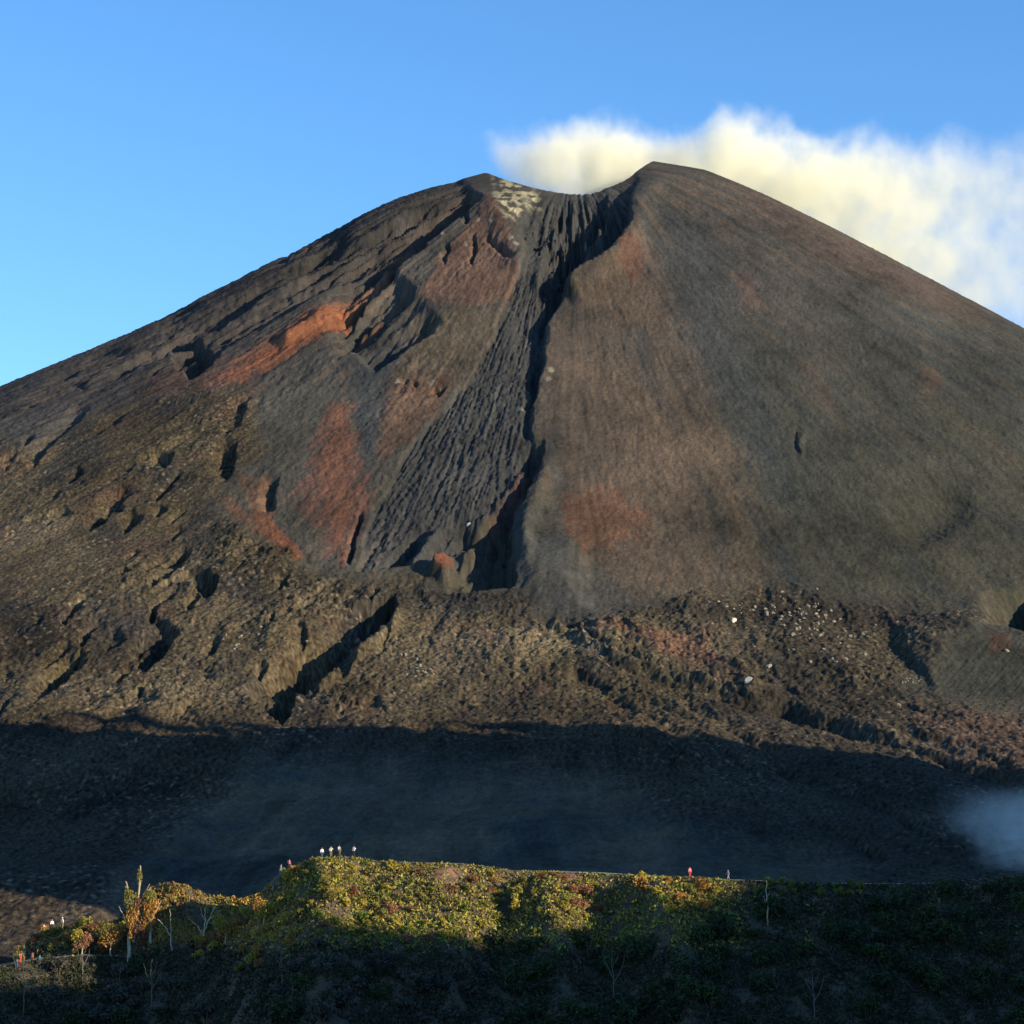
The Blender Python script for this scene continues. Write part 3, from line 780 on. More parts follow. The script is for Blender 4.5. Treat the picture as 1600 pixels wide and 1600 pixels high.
def cloud_box(name, lo, hi, top, bot, midy, halfy, dens, soft, dens_curve, wob, wob_scale, colour, label, seed=0.0, aniso=0.0):
    me = bpy.data.meshes.new(name)
    bm = bmesh.new(); bmesh.ops.create_cube(bm, size=1.0)
    for v in bm.verts:
        v.co = Vector([(lo[i] + hi[i]) / 2 + v.co[i] * (hi[i] - lo[i]) for i in range(3)])
    bm.to_mesh(me); bm.free()
    o = bpy.data.objects.new(name, me); C.objects.link(o)
    m = bpy.data.materials.new(name); m.use_nodes = True; nt = m.node_tree; nt.nodes.clear()
    out = nt.nodes.new("ShaderNodeOutputMaterial"); vol = nt.nodes.new("ShaderNodeVolumePrincipled")
    tc = nt.nodes.new("ShaderNodeTexCoord")
    no = nt.nodes.new("ShaderNodeTexNoise"); no.inputs["Scale"].default_value = wob_scale; no.inputs["Detail"].default_value = 7; no.inputs["Roughness"].default_value = 0.66
    mp = nt.nodes.new("ShaderNodeMapping"); mp.inputs["Location"].default_value = (seed, seed * 2, 0); mp.inputs["Scale"].default_value = (1, 1, 0.8)
    nt.links.new(tc.outputs["Object"], mp.inputs[0]); nt.links.new(mp.outputs[0], no.inputs["Vector"])
    sb = nt.nodes.new("ShaderNodeVectorMath"); sb.operation = 'SUBTRACT'; sb.inputs[1].default_value = (0.5, 0.5, 0.5)
    sc = nt.nodes.new("ShaderNodeVectorMath"); sc.operation = 'MULTIPLY'; sc.inputs[1].default_value = wob
    ad = nt.nodes.new("ShaderNodeVectorMath"); ad.operation = 'ADD'
    nt.links.new(no.outputs["Color"], sb.inputs[0]); nt.links.new(sb.outputs[0], sc.inputs[0]); nt.links.new(sc.outputs[0], ad.inputs[0]); nt.links.new(tc.outputs["Object"], ad.inputs[1])
    sp = nt.nodes.new("ShaderNodeSeparateXYZ"); nt.links.new(ad.outputs[0], sp.inputs[0])
    z0, z1 = lo[2], hi[2]
    x0, x1 = lo[0], hi[0]
    def cv(pts, f=lambda v: (v - z0) / (z1 - z0)):
        mr, fc = curve_node(nt, [(x, min(max(f(v), 0), 1)) for x, v in pts], x0, x1)
        nt.links.new(sp.outputs[0], mr.inputs[0])
        return fc.outputs[0]
    tz = math_n(nt, 'MULTIPLY_ADD', cv(top), z1 - z0, z0)
    bz = math_n(nt, 'MULTIPLY_ADD', cv(bot), z1 - z0, z0)
    ea = math_n(nt, 'DIVIDE', math_n(nt, 'SUBTRACT', tz, sp.outputs[2]), soft[0], clamp=True)
    eb = math_n(nt, 'DIVIDE', math_n(nt, 'SUBTRACT', sp.outputs[2], bz), soft[1], clamp=True)
    if isinstance(midy, tuple):
        mm = nt.nodes.new("ShaderNodeMapRange"); mm.inputs[1].default_value, mm.inputs[2].default_value, mm.inputs[3].default_value, mm.inputs[4].default_value = midy
        nt.links.new(sp.outputs[0], mm.inputs[0]); midy = mm.outputs[0]
    dy = math_n(nt, 'ABSOLUTE', math_n(nt, 'SUBTRACT', sp.outputs[1], midy))
    ec = math_n(nt, 'DIVIDE', math_n(nt, 'SUBTRACT', halfy, dy), halfy * 0.5, clamp=True)
    e = math_n(nt, 'MULTIPLY', math_n(nt, 'MULTIPLY', ea, eb), ec)
    e = math_n(nt, 'MULTIPLY', e, cv(dens_curve, lambda v: v))
    n2 = nt.nodes.new("ShaderNodeTexNoise"); n2.inputs["Scale"].default_value = wob_scale * 1.7; n2.inputs["Detail"].default_value = 5; n2.inputs["Roughness"].default_value = 0.62
    nt.links.new(mp.outputs[0], n2.inputs["Vector"])
    r2 = nt.nodes.new("ShaderNodeMapRange"); r2.inputs[1].default_value = 0.40; r2.inputs[2].default_value = 0.60; r2.inputs[3].default_value = 0.25; r2.inputs[4].default_value = 1.6
    nt.links.new(n2.outputs[0], r2.inputs[0])
    e = math_n(nt, 'MULTIPLY', e, r2.outputs[0])
    e = math_n(nt, 'MULTIPLY', e, dens)
    nt.links.new(e, vol.inputs["Density"])
    vol.inputs["Color"].default_value = colour
    vol.inputs["Anisotropy"].default_value = aniso
    nt.links.new(vol.outputs[0], out.inputs["Volume"])
    me.materials.append(m)
    tag(o, label, "smoke", None, None)
    return o


PY = 1296.0
def pw(px, py, Y=PY):
    p = at(px, py, Y); return (p.x, p.z)
top = [pw(*q) for q in ((640, 300), (700, 288), (735, 276), (770, 264), (810, 256), (850, 238), (900, 218), (942, 206), (990, 214), (1040, 222), (1085, 218), (1122, 202), (1190, 206), (1250, 226), (1300, 228), (1335, 212), (1372, 228), (1420, 238), (1460, 218), (1530, 234), (1600, 222), (1700, 206), (1800, 234))]
bot = [pw(*q) for q in ((640, 290), (700, 282), (735, 280), (770, 300), (810, 330), (1000, 380), (1200, 420), (1300, 480), (1400, 540), (1500, 560), (1600, 560), (1700, 460), (1800, 440))]
x_lo, x_hi = pw(640, 270)[0], pw(1800, 270)[0]
plume = cloud_box("steam_plume", (x_lo, PY - 92, 255), (x_hi, PY + 60, 425), top, bot, (-20.0, 80.0, PY - 50, PY - 2), 44, 0.075, (16, 34),
                  [(x_lo, 0.0), (pw(705, 0)[0], 0.3), (pw(740, 0)[0], 0.8), (pw(775, 0)[0], 1.0), (pw(1000, 0)[0], 1.0), (pw(1200, 0)[0], 0.8), (pw(1350, 0)[0], 0.5), (pw(1450, 0)[0], 0.30), (pw(1550, 0)[0], 0.17), (pw(1650, 0)[0], 0.10), (x_hi, 0.05)],
                  (34, 34, 42), 0.034, (0.972, 0.96, 0.86, 1), "cream white steam plume drifting right from the crater behind the summit", 3.0)

p0 = at(1470, 1372, 520); p1 = at(1760, 1150, 520)
q_ = lambda px, py: (at(px, py, 522).x, at(px, py, 522).z)
smoke = cloud_box("smoke", (p0.x, 480, p0.z - 26), (p1.x, 566, p1.z), [(p0.x, p0.z + 2), q_(1488, 1320), q_(1500, 1240), q_(1520, 1225), q_(1560, 1235), q_(1610, 1225), (p1.x, q_(1600, 1210)[1])],
                  [(p0.x, p0.z - 25), (p1.x, p0.z - 25)], 522, 42, 0.055, (17, 2),
                  [(p0.x, 0.05), (q_(1485, 0)[0], 0.3), (q_(1510, 0)[0], 0.6), (q_(1560, 0)[0], 0.6), (q_(1600, 0)[0], 1.0), (p1.x, 1.0)], (13, 12, 16), 0.09, (1.0, 0.95, 0.88, 1),
                  "wispy bluish grey ground smoke rising behind the ridge's far end", 9.0)
# ------------------------------------------------------------------ plants on the ridge
def hit_ridge(px, py, y0=318.0, y1=470.0, step=0.5):
    u, b, c = ray(px, py)
    ys = np.arange(y0, y1, step)
    zr = ridge_z(u / b * ys, ys)
    k = np.nonzero(zr > c / b * ys)[0]
    if not len(k): return None
    yy = float(ys[k[0]])
    return Vector((u / b * yy, yy, float(zr[k[0]])))


def rz(x, y):
    return float(ridge_z(np.array([x]), np.array([y]))[0])


def leaf_mat(name, c1, c2, var=0.35):
    m = bpy.data.materials.new(name); m.use_nodes = True
    nt = m.node_tree; b = nt.nodes["Principled BSDF"]; b.inputs["Roughness"].default_value = 0.75; b.inputs["Specular IOR Level"].default_value = 0.2
    g = nt.nodes.new("ShaderNodeNewGeometry"); oi = nt.nodes.new("ShaderNodeObjectInfo")
    ad = nt.nodes.new("ShaderNodeMath"); ad.operation = 'ADD'; nt.links.new(g.outputs["Random Per Island"], ad.inputs[0]); nt.links.new(oi.outputs["Random"], ad.inputs[1])
    hf = nt.nodes.new("ShaderNodeMath"); hf.operation = 'MULTIPLY'; hf.inputs[1].default_value = 0.5; nt.links.new(ad.outputs[0], hf.inputs[0])
    cr = nt.nodes.new("ShaderNodeValToRGB"); e = cr.color_ramp.elements; e[0].color = (*c1, 1); e[1].color = (*c2, 1); e[0].position = 0.15; e[1].position = 0.85
    nt.links.new(hf.outputs[0], cr.inputs[0]); nt.links.new(cr.outputs[0], b.inputs["Base Color"])
    return m


def bark_mat(name, c):
    m = bpy.data.materials.new(name); m.use_nodes = True
    nt = m.node_tree; b = nt.nodes["Principled BSDF"]; b.inputs["Roughness"].default_value = 0.9
    tc = nt.nodes.new("ShaderNodeTexCoord"); no = nt.nodes.new("ShaderNodeTexNoise"); no.inputs["Scale"].default_value = 4; no.inputs["Detail"].default_value = 5
    cr = nt.nodes.new("ShaderNodeValToRGB"); cr.color_ramp.elements[0].color = tuple(v * 0.55 for v in c) + (1,); cr.color_ramp.elements[1].color = tuple(min(v * 1.3, 0.8) for v in c) + (1,)
    nt.links.new(tc.outputs["Object"], no.inputs["Vector"]); nt.links.new(no.outputs[0], cr.inputs[0]); nt.links.new(cr.outputs[0], b.inputs["Base Color"])
    return m


LEAF = {
    "olive": leaf_mat("olive_leaf", (0.12, 0.12, 0.025), (0.26, 0.22, 0.05)),
    "yellow": leaf_mat("yellow_leaf", (0.24, 0.20, 0.03), (0.42, 0.33, 0.055)),
    "orange": leaf_mat("orange_leaf", (0.22, 0.11, 0.025), (0.42, 0.22, 0.05)),
    "rust": leaf_mat("rust_leaf", (0.16, 0.07, 0.035), (0.28, 0.14, 0.07)),
    "green": leaf_mat("green_leaf", (0.08, 0.11, 0.018), (0.17, 0.22, 0.04)),
    "deep": leaf_mat("shaded_green_leaf", (0.018, 0.030, 0.012), (0.05, 0.07, 0.022)),  # green taken down near black to carry the slope's shade
    "grey": leaf_mat("grey_brown_leaf", (0.035, 0.034, 0.026), (0.08, 0.074, 0.055)),
}
M_BARK = bark_mat("bark", (0.12, 0.09, 0.06))
M_GREYB = bark_mat("grey_bark", (0.14, 0.13, 0.11))
M_PALE = bark_mat("bleached_bark", (0.42, 0.35, 0.24))


def quads_mesh(name, c, nrm_tilt, size, aspect=1.0, rng=RNG, up=None):
    """many small leaf sprays (bent quads) at points c"""
    n = len(c)
    a = rng.normal(size=(n, 3)); a /= np.linalg.norm(a, axis=1)[:, None]
    if up is not None:
        a = a * (1 - up) + np.array([0, 0, 1.0]) * up; a /= np.linalg.norm(a, axis=1)[:, None]
    b = rng.normal(size=(n, 3)); b -= (b * a).sum(1)[:, None] * a; b /= np.linalg.norm(b, axis=1)[:, None]
    s = size * rng.uniform(0.6, 1.3, n)[:, None]
    t = a * s * aspect; w = b * s * 0.55
    k = np.cross(a, b) * s * 0.25
    v = np.stack([c - t, c + w + k, c + t, c - w + k], 1).reshape(-1, 3)
    me = bpy.data.meshes.new(name)
    me.vertices.add(len(v)); me.vertices.foreach_set("co", v.astype(np.float32).ravel())
    f = np.arange(n * 4, dtype=np.int32).reshape(n, 4)
    tri = np.stack([f[:, 0], f[:, 1], f[:, 3], f[:, 1], f[:, 2], f[:, 3]], 1).ravel()
    me.loops.add(len(tri)); me.loops.foreach_set("vertex_index", tri)
    me.polygons.add(n * 2); me.polygons.foreach_set("loop_start", np.arange(0, n * 6, 3, dtype=np.int32)); me.polygons.foreach_set("loop_total", np.full(n * 2, 3, np.int32))
    me.update(calc_edges=True)
    return me


def tube(bm, pts, radii, seg=6):
    rings = []
    for i, p in enumerate(pts):
        p = Vector(p)
        d = (Vector(pts[min(i + 1, len(pts) - 1)]) - Vector(pts[max(i - 1, 0)])).normalized()
        e = d.orthogonal().normalized(); g = d.cross(e)
        rings.append([bm.verts.new(p + (e * math.cos(q * 2 * math.pi / seg) + g * math.sin(q * 2 * math.pi / seg)) * radii[i]) for q in range(seg)])
    for r0, r1 in zip(rings, rings[1:]):
        for q in range(seg):
            bm.faces.new((r0[q], r0[(q + 1) % seg], r1[(q + 1) % seg], r1[q]))
    bm.faces.new(rings[0][::-1]); bm.faces.new(rings[-1])


def mesh_obj(name, bm, mat, parent=None):
    me = bpy.data.meshes.new(name); bm.normal_update(); bm.to_mesh(me); bm.free()
    me.materials.append(mat)
    o = bpy.data.objects.new(name, me); C.objects.link(o)
    if parent: o.parent = parent
    return o


def make_shrub(kind, style, rng):
    root = bpy.data.objects.new("shrub", None); C.objects.link(root); root.empty_display_size = 0.3
    n = 620
    lobes = [(rng.uniform(-0.55, 0.55), rng.uniform(-0.55, 0.55), rng.uniform(0.4, 1.15), rng.uniform(0.18, 0.42)) for _ in range(10 if style else 7)]
    pts = []
    for _ in range(n):
        l = lobes[rng.integers(len(lobes))]
        d = rng.normal(size=3); d /= np.linalg.norm(d)
        rad = l[3] * rng.uniform(0.55, 1.0) ** 0.6
        p = np.array([l[0], l[1], l[2]]) + d * rad * np.array([1, 1, 1.05]) * (1.0 + 0.5 * (rng.random() < 0.12))
        if p[2] > 0.03: pts.append(p)
    me = quads_mesh("foliage", np.array(pts), 0, 0.10, 1.5, rng, 0.3)
    me.materials.append(LEAF[kind])
    o = bpy.data.objects.new("foliage", me); C.objects.link(o); o.parent = root
    bm = bmesh.new()
    for l in lobes[:5]:
        tube(bm, [(0, 0, -0.3), (l[0] * 0.35, l[1] * 0.35, l[2] * 0.4), (l[0], l[1], l[2] + 0.15)], [0.04, 0.028, 0.01], 5)
    mesh_obj("stem", bm, M_BARK, root)
    return root


def copy_tree(o, parent=None):
    c = o.copy(); C.objects.link(c); c.parent = parent
    for ch in list(o.children): copy_tree(ch, c)
    return c


SHRUB = {}
_used = set()
def shrub(kind, style, loc, s, label, group):
    key = (kind, style)
    if key not in SHRUB:
        SHRUB[key] = make_shrub(kind, style, RNG); o = SHRUB[key]
    else:
        o = copy_tree(SHRUB[key])
    o.location = (loc.x, loc.y, loc.z - 0.12 * s)
    o.rotation_euler = (0, 0, random.uniform(0, 6.28))
    o.scale = (s * random.uniform(0.85, 1.3), s * random.uniform(0.85, 1.3), s * random.uniform(0.75, 1.15))
    tag(o, label, "shrub", group)
    return o


taken = []
def free(px, py, d):
    for q in taken:
        if abs(q[0] - px) < d and abs(q[1] - py) < d * 0.7: return False
    taken.append((px, py)); return True


def crest_py(px):
    return float(np.interp(px, [c[0] for c in CR], [c[1] for c in CR]))


ZONES = [
    # count, px range, py range (top offset from crest or absolute), kinds, size, min distance, label, group
    (70, (480, 780), (14, 130), ("olive", "olive", "yellow", "green", "rust"), (0.8, 1.5), 14, "olive and yellow scrub bush on the broad sunlit face of the ridge", "scrub bushes on the broad sunlit ridge face"),
    (20, (375, 485), (14, 120), ("orange", "yellow", "olive", "orange"), (1.0, 1.7), 12, "golden orange bush on the sunlit left shoulder of the ridge", "golden bushes on the ridge shoulder"),
    (12, (310, 390), (6, 30), ("orange", "rust", "yellow"), (1.1, 1.7), 11, "orange brown bush low on the left end of the ridge beside the forked bare tree", "bushes by the forked bare tree"),
    (22, (805, 940), (12, 85), ("yellow", "olive", "rust", "olive"), (0.9, 1.7), 13, "yellowish bush in the middle sunlit patch below the footpath", "bushes in the middle sunlit patch"),
    (20, (985, 1130), (10, 60), ("yellow", "olive", "green", "orange"), (0.8, 1.5), 12, "yellow green bush below the path near the red hiker", "bushes below the red hiker"),
    (16, (1180, 1350), (5, 24), ("olive", "green"), (0.7, 1.1), 13, "small green bush at the rim of the crest on the right", "small bushes along the crest"),
]
for cnt, xr, yr, kinds, sz, dmin, lab, grp in ZONES:
    k = 0; tries = 0
    while k < cnt and tries < 3000:
        tries += 1
        px = random.uniform(*xr); py = crest_py(px) + random.uniform(*yr)
        if math.hypot(px - 705, (py - 1372) * 1.4) < 34 and random.random() < 0.8: continue
        if not free(px, py, dmin): continue
        p = hit_ridge(px, py)
        if p is None: continue
        shrub(random.choice(kinds), random.randint(0, 1), p, random.uniform(*sz), lab, grp)
        k += 1
# scrub on the left spur
k = 0
while k < 26:
    px = random.uniform(20, 190); py = random.uniform(1446, 1492) + max(0, (70 - px) * 0.5)
    if not free(px, py, 11): 
        k += 0.2; continue
    p = hit_ridge(px, py)
    if p is None: k += 0.2; continue
    shrub(random.choice(("yellow", "orange", "olive", "rust")), random.randint(0, 1), p, random.uniform(0.9, 1.4) * (1.5 if px > 110 else 1), "dry olive bush beside the climbing hikers at the left edge", "dry bushes by the climbing hikers")
    k += 1
# large shrubs low on the face, shade put into the deep green leaves
k = 0; tries = 0
while k < 96 and tries < 3000:
    tries += 1
    px = random.uniform(-10, 1610); py = random.uniform(max(1470, crest_py(px) + 28), 1620)
    if px > 1150 and random.random() < 0.4: py = random.uniform(crest_py(px) + 22, 1500)
    if not free(px, py, 27): continue
    p = hit_ridge(px, py)
    if p is None: continue
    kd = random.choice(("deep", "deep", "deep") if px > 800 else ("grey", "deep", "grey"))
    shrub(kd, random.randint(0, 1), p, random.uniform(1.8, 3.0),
          "big green bush with shade-darkened leaves on the shaded right half of the slope" if px > 800 else "big dull bush on the shaded left half of the slope",
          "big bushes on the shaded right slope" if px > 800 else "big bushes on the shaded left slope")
    k += 1


# undergrowth: a low, uneven carpet of scrub nobody could count
def undergrowth():
    n = 400000
    x = RNG.uniform(-122, 122, n); y = RNG.uniform(326, 378, n)
    m2 = 70000
    x2 = RNG.uniform(-102, -20, m2); y2 = RNG.uniform(370, 389, m2)
    x = np.concatenate([x, x2]); y = np.concatenate([y, y2])
    z, on_spur = ridge_z(x, y, spur=True)
    th = x / y
    d = CR_Y + 5 * np.sin(th * 34 + 1.0) - y
    px, py = proj(x, y, z)
    dens = 0.72 + 1.4 * fbm(x / 5, y / 5, 3, 501)
    dens = dens * np.where(on_spur, (y < 388) * 1.0, np.where(d > -1, sstep(1.7, 2.4, d), (d < -2.2) * (px < 440) * 1.0))
    bare = np.maximum(sstep(44, 18, np.hypot(px - 705, (py - 1370) * 1.8)), sstep(24, 10, np.hypot(px - 888, (py - 1370) * 2.4)))
    dens = dens * (1 - 0.85 * bare)
    keep = RNG.uniform(0, 1, len(x)) < dens
    x, y, z, px, py, d, on_spur = (q[keep] for q in (x, y, z, px, py, d, on_spur))
    h = np.clip(0.45 + 1.9 * fbm(x / 2.2, y / 2.2, 4, 511, 0.7), 0.05, 2.0) * RNG.uniform(0.1, 1.0, len(x)) * np.where(on_spur, 0.7, np.clip((np.abs(d) - 1) / 6, 0.16, 1.3))
    c = np.stack([x, y, z + h], 1)
    me = quads_mesh("undergrowth", c, 0, 0.25, 1.35, RNG, 0.25)
    pal = {k: np.array(v) for k, v in dict(brown=(0.15, 0.105, 0.06), olive=(0.19, 0.175, 0.04), yellow=(0.34, 0.27, 0.05), orange=(0.34, 0.17, 0.045), rust=(0.20, 0.105, 0.055), green=(0.13, 0.20, 0.03), grey=(0.06, 0.054, 0.04), deep=(0.026, 0.036, 0.015)).items()}
    r_ = RNG.uniform(0, 1, len(x)) * 0.55 + 0.45 * np.clip(0.5 + fbm(x / 4, y / 4, 2, 521), 0, 1)
    def pick(names):
        idx = np.minimum((r_ * len(names)).astype(int), len(names) - 1)
        return np.array([pal[k] for k in names])[idx]
    col = pick(["brown", "olive", "grey", "yellow", "olive", "brown", "green", "yellow"])
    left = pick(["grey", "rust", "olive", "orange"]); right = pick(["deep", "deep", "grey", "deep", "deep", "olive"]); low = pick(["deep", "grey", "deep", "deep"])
    grn = pick(["green", "yellow", "olive", "green"])
    gold = pick(["orange", "yellow", "orange", "olive"])
    def mx(c0, c1, w): return c0 + (c1 - c0) * np.clip(w, 0, 1)[:, None]
    pick_ = lambda w: (RNG.uniform(0, 1, len(x)) < w).astype(float)
    col = mx(col, grn, pick_(sstep(1400, 1470, py) * sstep(480, 560, px) * 0.6))
    col = mx(col, gold, pick_(sstep(490, 440, px) * sstep(330, 390, px)))
    col = mx(col, left, pick_(sstep(360, 300, px)))
    col = mx(col, right, pick_(sstep(1120, 1200, px)))  # shade painted into the leaf tones of the unlit right end
    col = mx(col, low, pick_(sstep(1465, 1500, py)))  # darker leaves below the sunlit patch, shade put into the colour
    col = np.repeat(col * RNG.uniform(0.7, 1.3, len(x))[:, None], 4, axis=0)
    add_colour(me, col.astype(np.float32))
    m = bpy.data.materials.new("scrub_leaf"); m.use_nodes = True; nt = m.node_tree; b = nt.nodes["Principled BSDF"]; b.inputs["Roughness"].default_value = 0.8; b.inputs["Specular IOR Level"].default_value = 0.15
    a_ = nt.nodes.new("ShaderNodeAttribute"); a_.attribute_name = "ash"; nt.links.new(a_.outputs["Color"], b.inputs["Base Color"])
    me.materials.append(m)
    o = bpy.data.objects.new("undergrowth", me); C.objects.link(o)
    tag(o, "low tangled scrub covering the face of the ridge", "undergrowth", None, "stuff")


undergrowth()


# ------------------------------------------------------------------ trees
def P3(base, dx_px, up_px, dy=0.0):
    k = base.y / F
    return (dx_px * k - 0, dy, up_px * k)


def tree_from(name, base, stems, bark, leaves, label, cat="tree", group=None, limb_name="trunk"):
    """stems: list of (list of (dx px, up px, dy m), r0, r1); leaves: list of (kind, centre px offsets, radii m, count, size, aspect)"""
    root = bpy.data.objects.new(name, None); C.objects.link(root); root.location = base
    k = base.y / F
    bm = bmesh.new()
    for pts, r0, r1 in stems:
        q = []
        for i in range(len(pts) - 1):
            a_, b_ = Vector(pts[i]), Vector(pts[i + 1])
            for s_ in range(4):
                p_ = a_.lerp(b_, s_ / 4); q.append(p_)
        q.append(Vector(pts[-1]))
        w = [Vector((p_[0] * k + 0.07 * math.sin(i * 1.9 + r0 * 50), p_[2] + 0.07 * math.cos(i * 1.3), p_[1] * k)) for i, p_ in enumerate(q)]
        n_ = len(w)
        tube(bm, w, [r0 + (r1 - r0) * i / (n_ - 1) for i in range(n_)], 7)
    mesh_obj(limb_name, bm, bark, root)
    if leaves:
        groups = {}
        for kind, c_, rad, cnt, size, asp, up in leaves:
            d = RNG.normal(size=(cnt, 3)); d /= np.linalg.norm(d, axis=1)[:, None]
            d *= (RNG.uniform(0.1, 1, cnt) ** 0.5)[:, None]
            pts = np.array([c_[0] * k, c_[2], c_[1] * k]) + d * np.array(rad)
            groups.setdefault(kind, []).append((pts, size, asp, up))
        for kind, lst in groups.items():
            allp = np.concatenate([l[0] for l in lst])
            me = quads_mesh("crown", allp, 0, lst[0][1], lst[0][2], RNG, lst[0][3])
            me.materials.append(LEAF[kind])
            o = bpy.data.objects.new("crown", me); C.objects.link(o); o.parent = root
    tag(root, label, cat, group)
    return root


b = hit_ridge(216, 1502) or at(216, 1502, 350)
b = Vector((b.x, b.y, b.z - 0.3))
tree_from("dead_tree", b, [
    ([(-14, -6, 0), (-15, 40, 0.3), (-11, 75, 0.4), (-18, 105, 0.2), (-22, 122, 0)], 0.34, 0.07),
    ([(20, -20, 0.2), (18, 30, 0.1), (15, 70, 0.3), (12, 100, 0.2), (16, 112, 0)], 0.30, 0.07),
    ([(-8, 30, 0), (-2, 80, 0.2), (-1, 120, 0), (0, 146, 0)], 0.24, 0.09),
    ([(17, 60, 0), (28, 82, -0.2), (33, 92, 0)], 0.14, 0.04), ([(-14, 50, 0), (-26, 72, 0.3), (-32, 84, 0)], 0.13, 0.04), ([(0, 90, 0), (10, 106, 0.3), (14, 118, 0.2)], 0.12, 0.04)],
    M_PALE, [
        ("orange", (-10, 66, 0), (1.2, 0.9, 2.3), 560, 0.15, 1.8, 0.6), ("orange", (14, 66, 0), (1.2, 0.9, 2.4), 620, 0.15, 1.8, 0.6), ("orange", (22, 84, 0), (1.1, 0.8, 1.2), 340, 0.15, 1.6, 0.5),
        ("rust", (4, 50, 0), (1.5, 0.9, 1.8), 480, 0.15, 1.8, 0.6), ("rust", (-4, 44, 0), (1.6, 0.7, 1.6), 300, 0.14, 1.8, 0.6), ("orange", (-12, 42, 0), (0.5, 0.6, 1.3), 260, 0.14, 1.8, 0.6), ("rust", (2, 88, 0), (1.7, 0.9, 1.0), 320, 0.14, 1.5, 0.5),
        ("olive", (-14, 94, 0), (1.3, 0.9, 1.8), 520, 0.14, 1.6, 0.5), ("olive", (-1, 128, 0), (0.45, 0.4, 1.6), 170, 0.13, 1.8, 0.6), ("olive", (15, 98, 0), (1.2, 0.9, 1.4), 420, 0.14, 1.6, 0.5), ("olive", (-20, 106, 0), (0.4, 0.5, 1.2), 110, 0.13, 1.8, 0.6)],
    "ragged tall half dead tree on two pale trunks with hanging orange brown leaves")

b = hit_ridge(316, 1476) or at(316, 1476, 352)
tree_from("bare_tree", b, [
    ([(0, -4, 0), (2, 18, 0), (8, 34, 0), (16, 52, 0.1), (20, 60, 0)], 0.17, 0.06), ([(1, 14, 0), (-8, 28, 0.1), (-20, 38, 0), (-22, 42, 0)], 0.12, 0.04),
    ([(2, 18, 0), (4, 36, 0.1), (3, 52, 0.1), (5, 60, 0)], 0.12, 0.04), ([(10, 38, 0), (22, 46, 0.1), (28, 52, 0)], 0.09, 0.03), ([(4, 36, 0), (-2, 46, 0), (-3, 56, 0)], 0.07, 0.03)],
    M_PALE, [("olive", (20, 46, 0), (0.9, 0.5, 0.7), 70, 0.14, 1.5, 0.4)], "pale bare tree forking into several upright branches beside the orange bushes")
b = hit_ridge(262, 1488) or at(262, 1488, 355)
tree_from("bare_tree", b, [([(6, -4, 0), (4, 20, 0), (-4, 34, 0), (-16, 46, 0)], 0.13, 0.05), ([(5, 14, 0), (3, 50, 0.1), (2, 62, 0)], 0.08, 0.03)],
    M_PALE, None, "short leaning grey snag right next to the tall half dead tree")
b = hit_ridge(292, 1452) or at(292, 1452, 395)
tree_from("bare_tree", b, [([(0, -3, 0), (0, 30, 0), (-1, 62, 0)], 0.07, 0.03), ([(-1, 50, 0), (3, 62, 0)], 0.04, 0.02)], M_BARK, None, "thin dark bare sapling standing in the shaded dip between the two left trees")
b = hit_ridge(1199, 1446) or at(1199, 1446, 352)
tree_from("bare_tree", b, [([(0, -3, 0), (1, 26, 0), (-1, 48, 0), (0, 68, 0)], 0.13, 0.05), ([(0, 40, 0), (5, 52, 0)], 0.06, 0.02), ([(0, 30, 0), (-6, 44, 0)], 0.05, 0.02)],
    M_PALE, None, "slim pale bare trunk reaching up to the path on the right half of the ridge")
for bx, by, hh, kinds_, lab in ((172, 1496, 62, ("orange", "olive"), "rounded golden dry tree just left of the tall half dead tree"),
                            (128, 1494, 44, ("rust", "yellow"), "low rusty yellow dry tree midway between the climbing hikers and the tall tree"),
                            (352, 1478, 50, ("orange", "yellow"), "golden orange leafy tree right of the forked bare tree, below the ridge shoulder"),
                            (412, 1448, 46, ("yellow", "orange"), "bright yellow leafy tree halfway up the ridge shoulder")):
    b = hit_ridge(bx, by)
    if b is None: continue
    tree_from("dry_tree", Vector((b.x, b.y, b.z - 0.2)), [([(0, -3, 0), (1, hh * 0.4, 0), (-2, hh * 0.8, 0)], 0.14, 0.04), ([(1, hh * 0.3, 0), (hh * 0.25, hh * 0.65, 0.2)], 0.08, 0.03), ([(0, hh * 0.35, 0), (-hh * 0.25, hh * 0.7, 0.1)], 0.07, 0.03)],
              M_PALE, [(kinds_[0], (hh * 0.12, hh * 0.62, 0), (hh * 0.028, 1.1, hh * 0.026), 420, 0.14, 1.5, 0.4), (kinds_[1], (-hh * 0.18, hh * 0.72, 0), (hh * 0.024, 1.0, hh * 0.028), 380, 0.14, 1.5, 0.4),
                       (kinds_[0], (-hh * 0.05, hh * 0.42, 0), (hh * 0.03, 1.1, hh * 0.018), 260, 0.13, 1.5, 0.4)], lab)
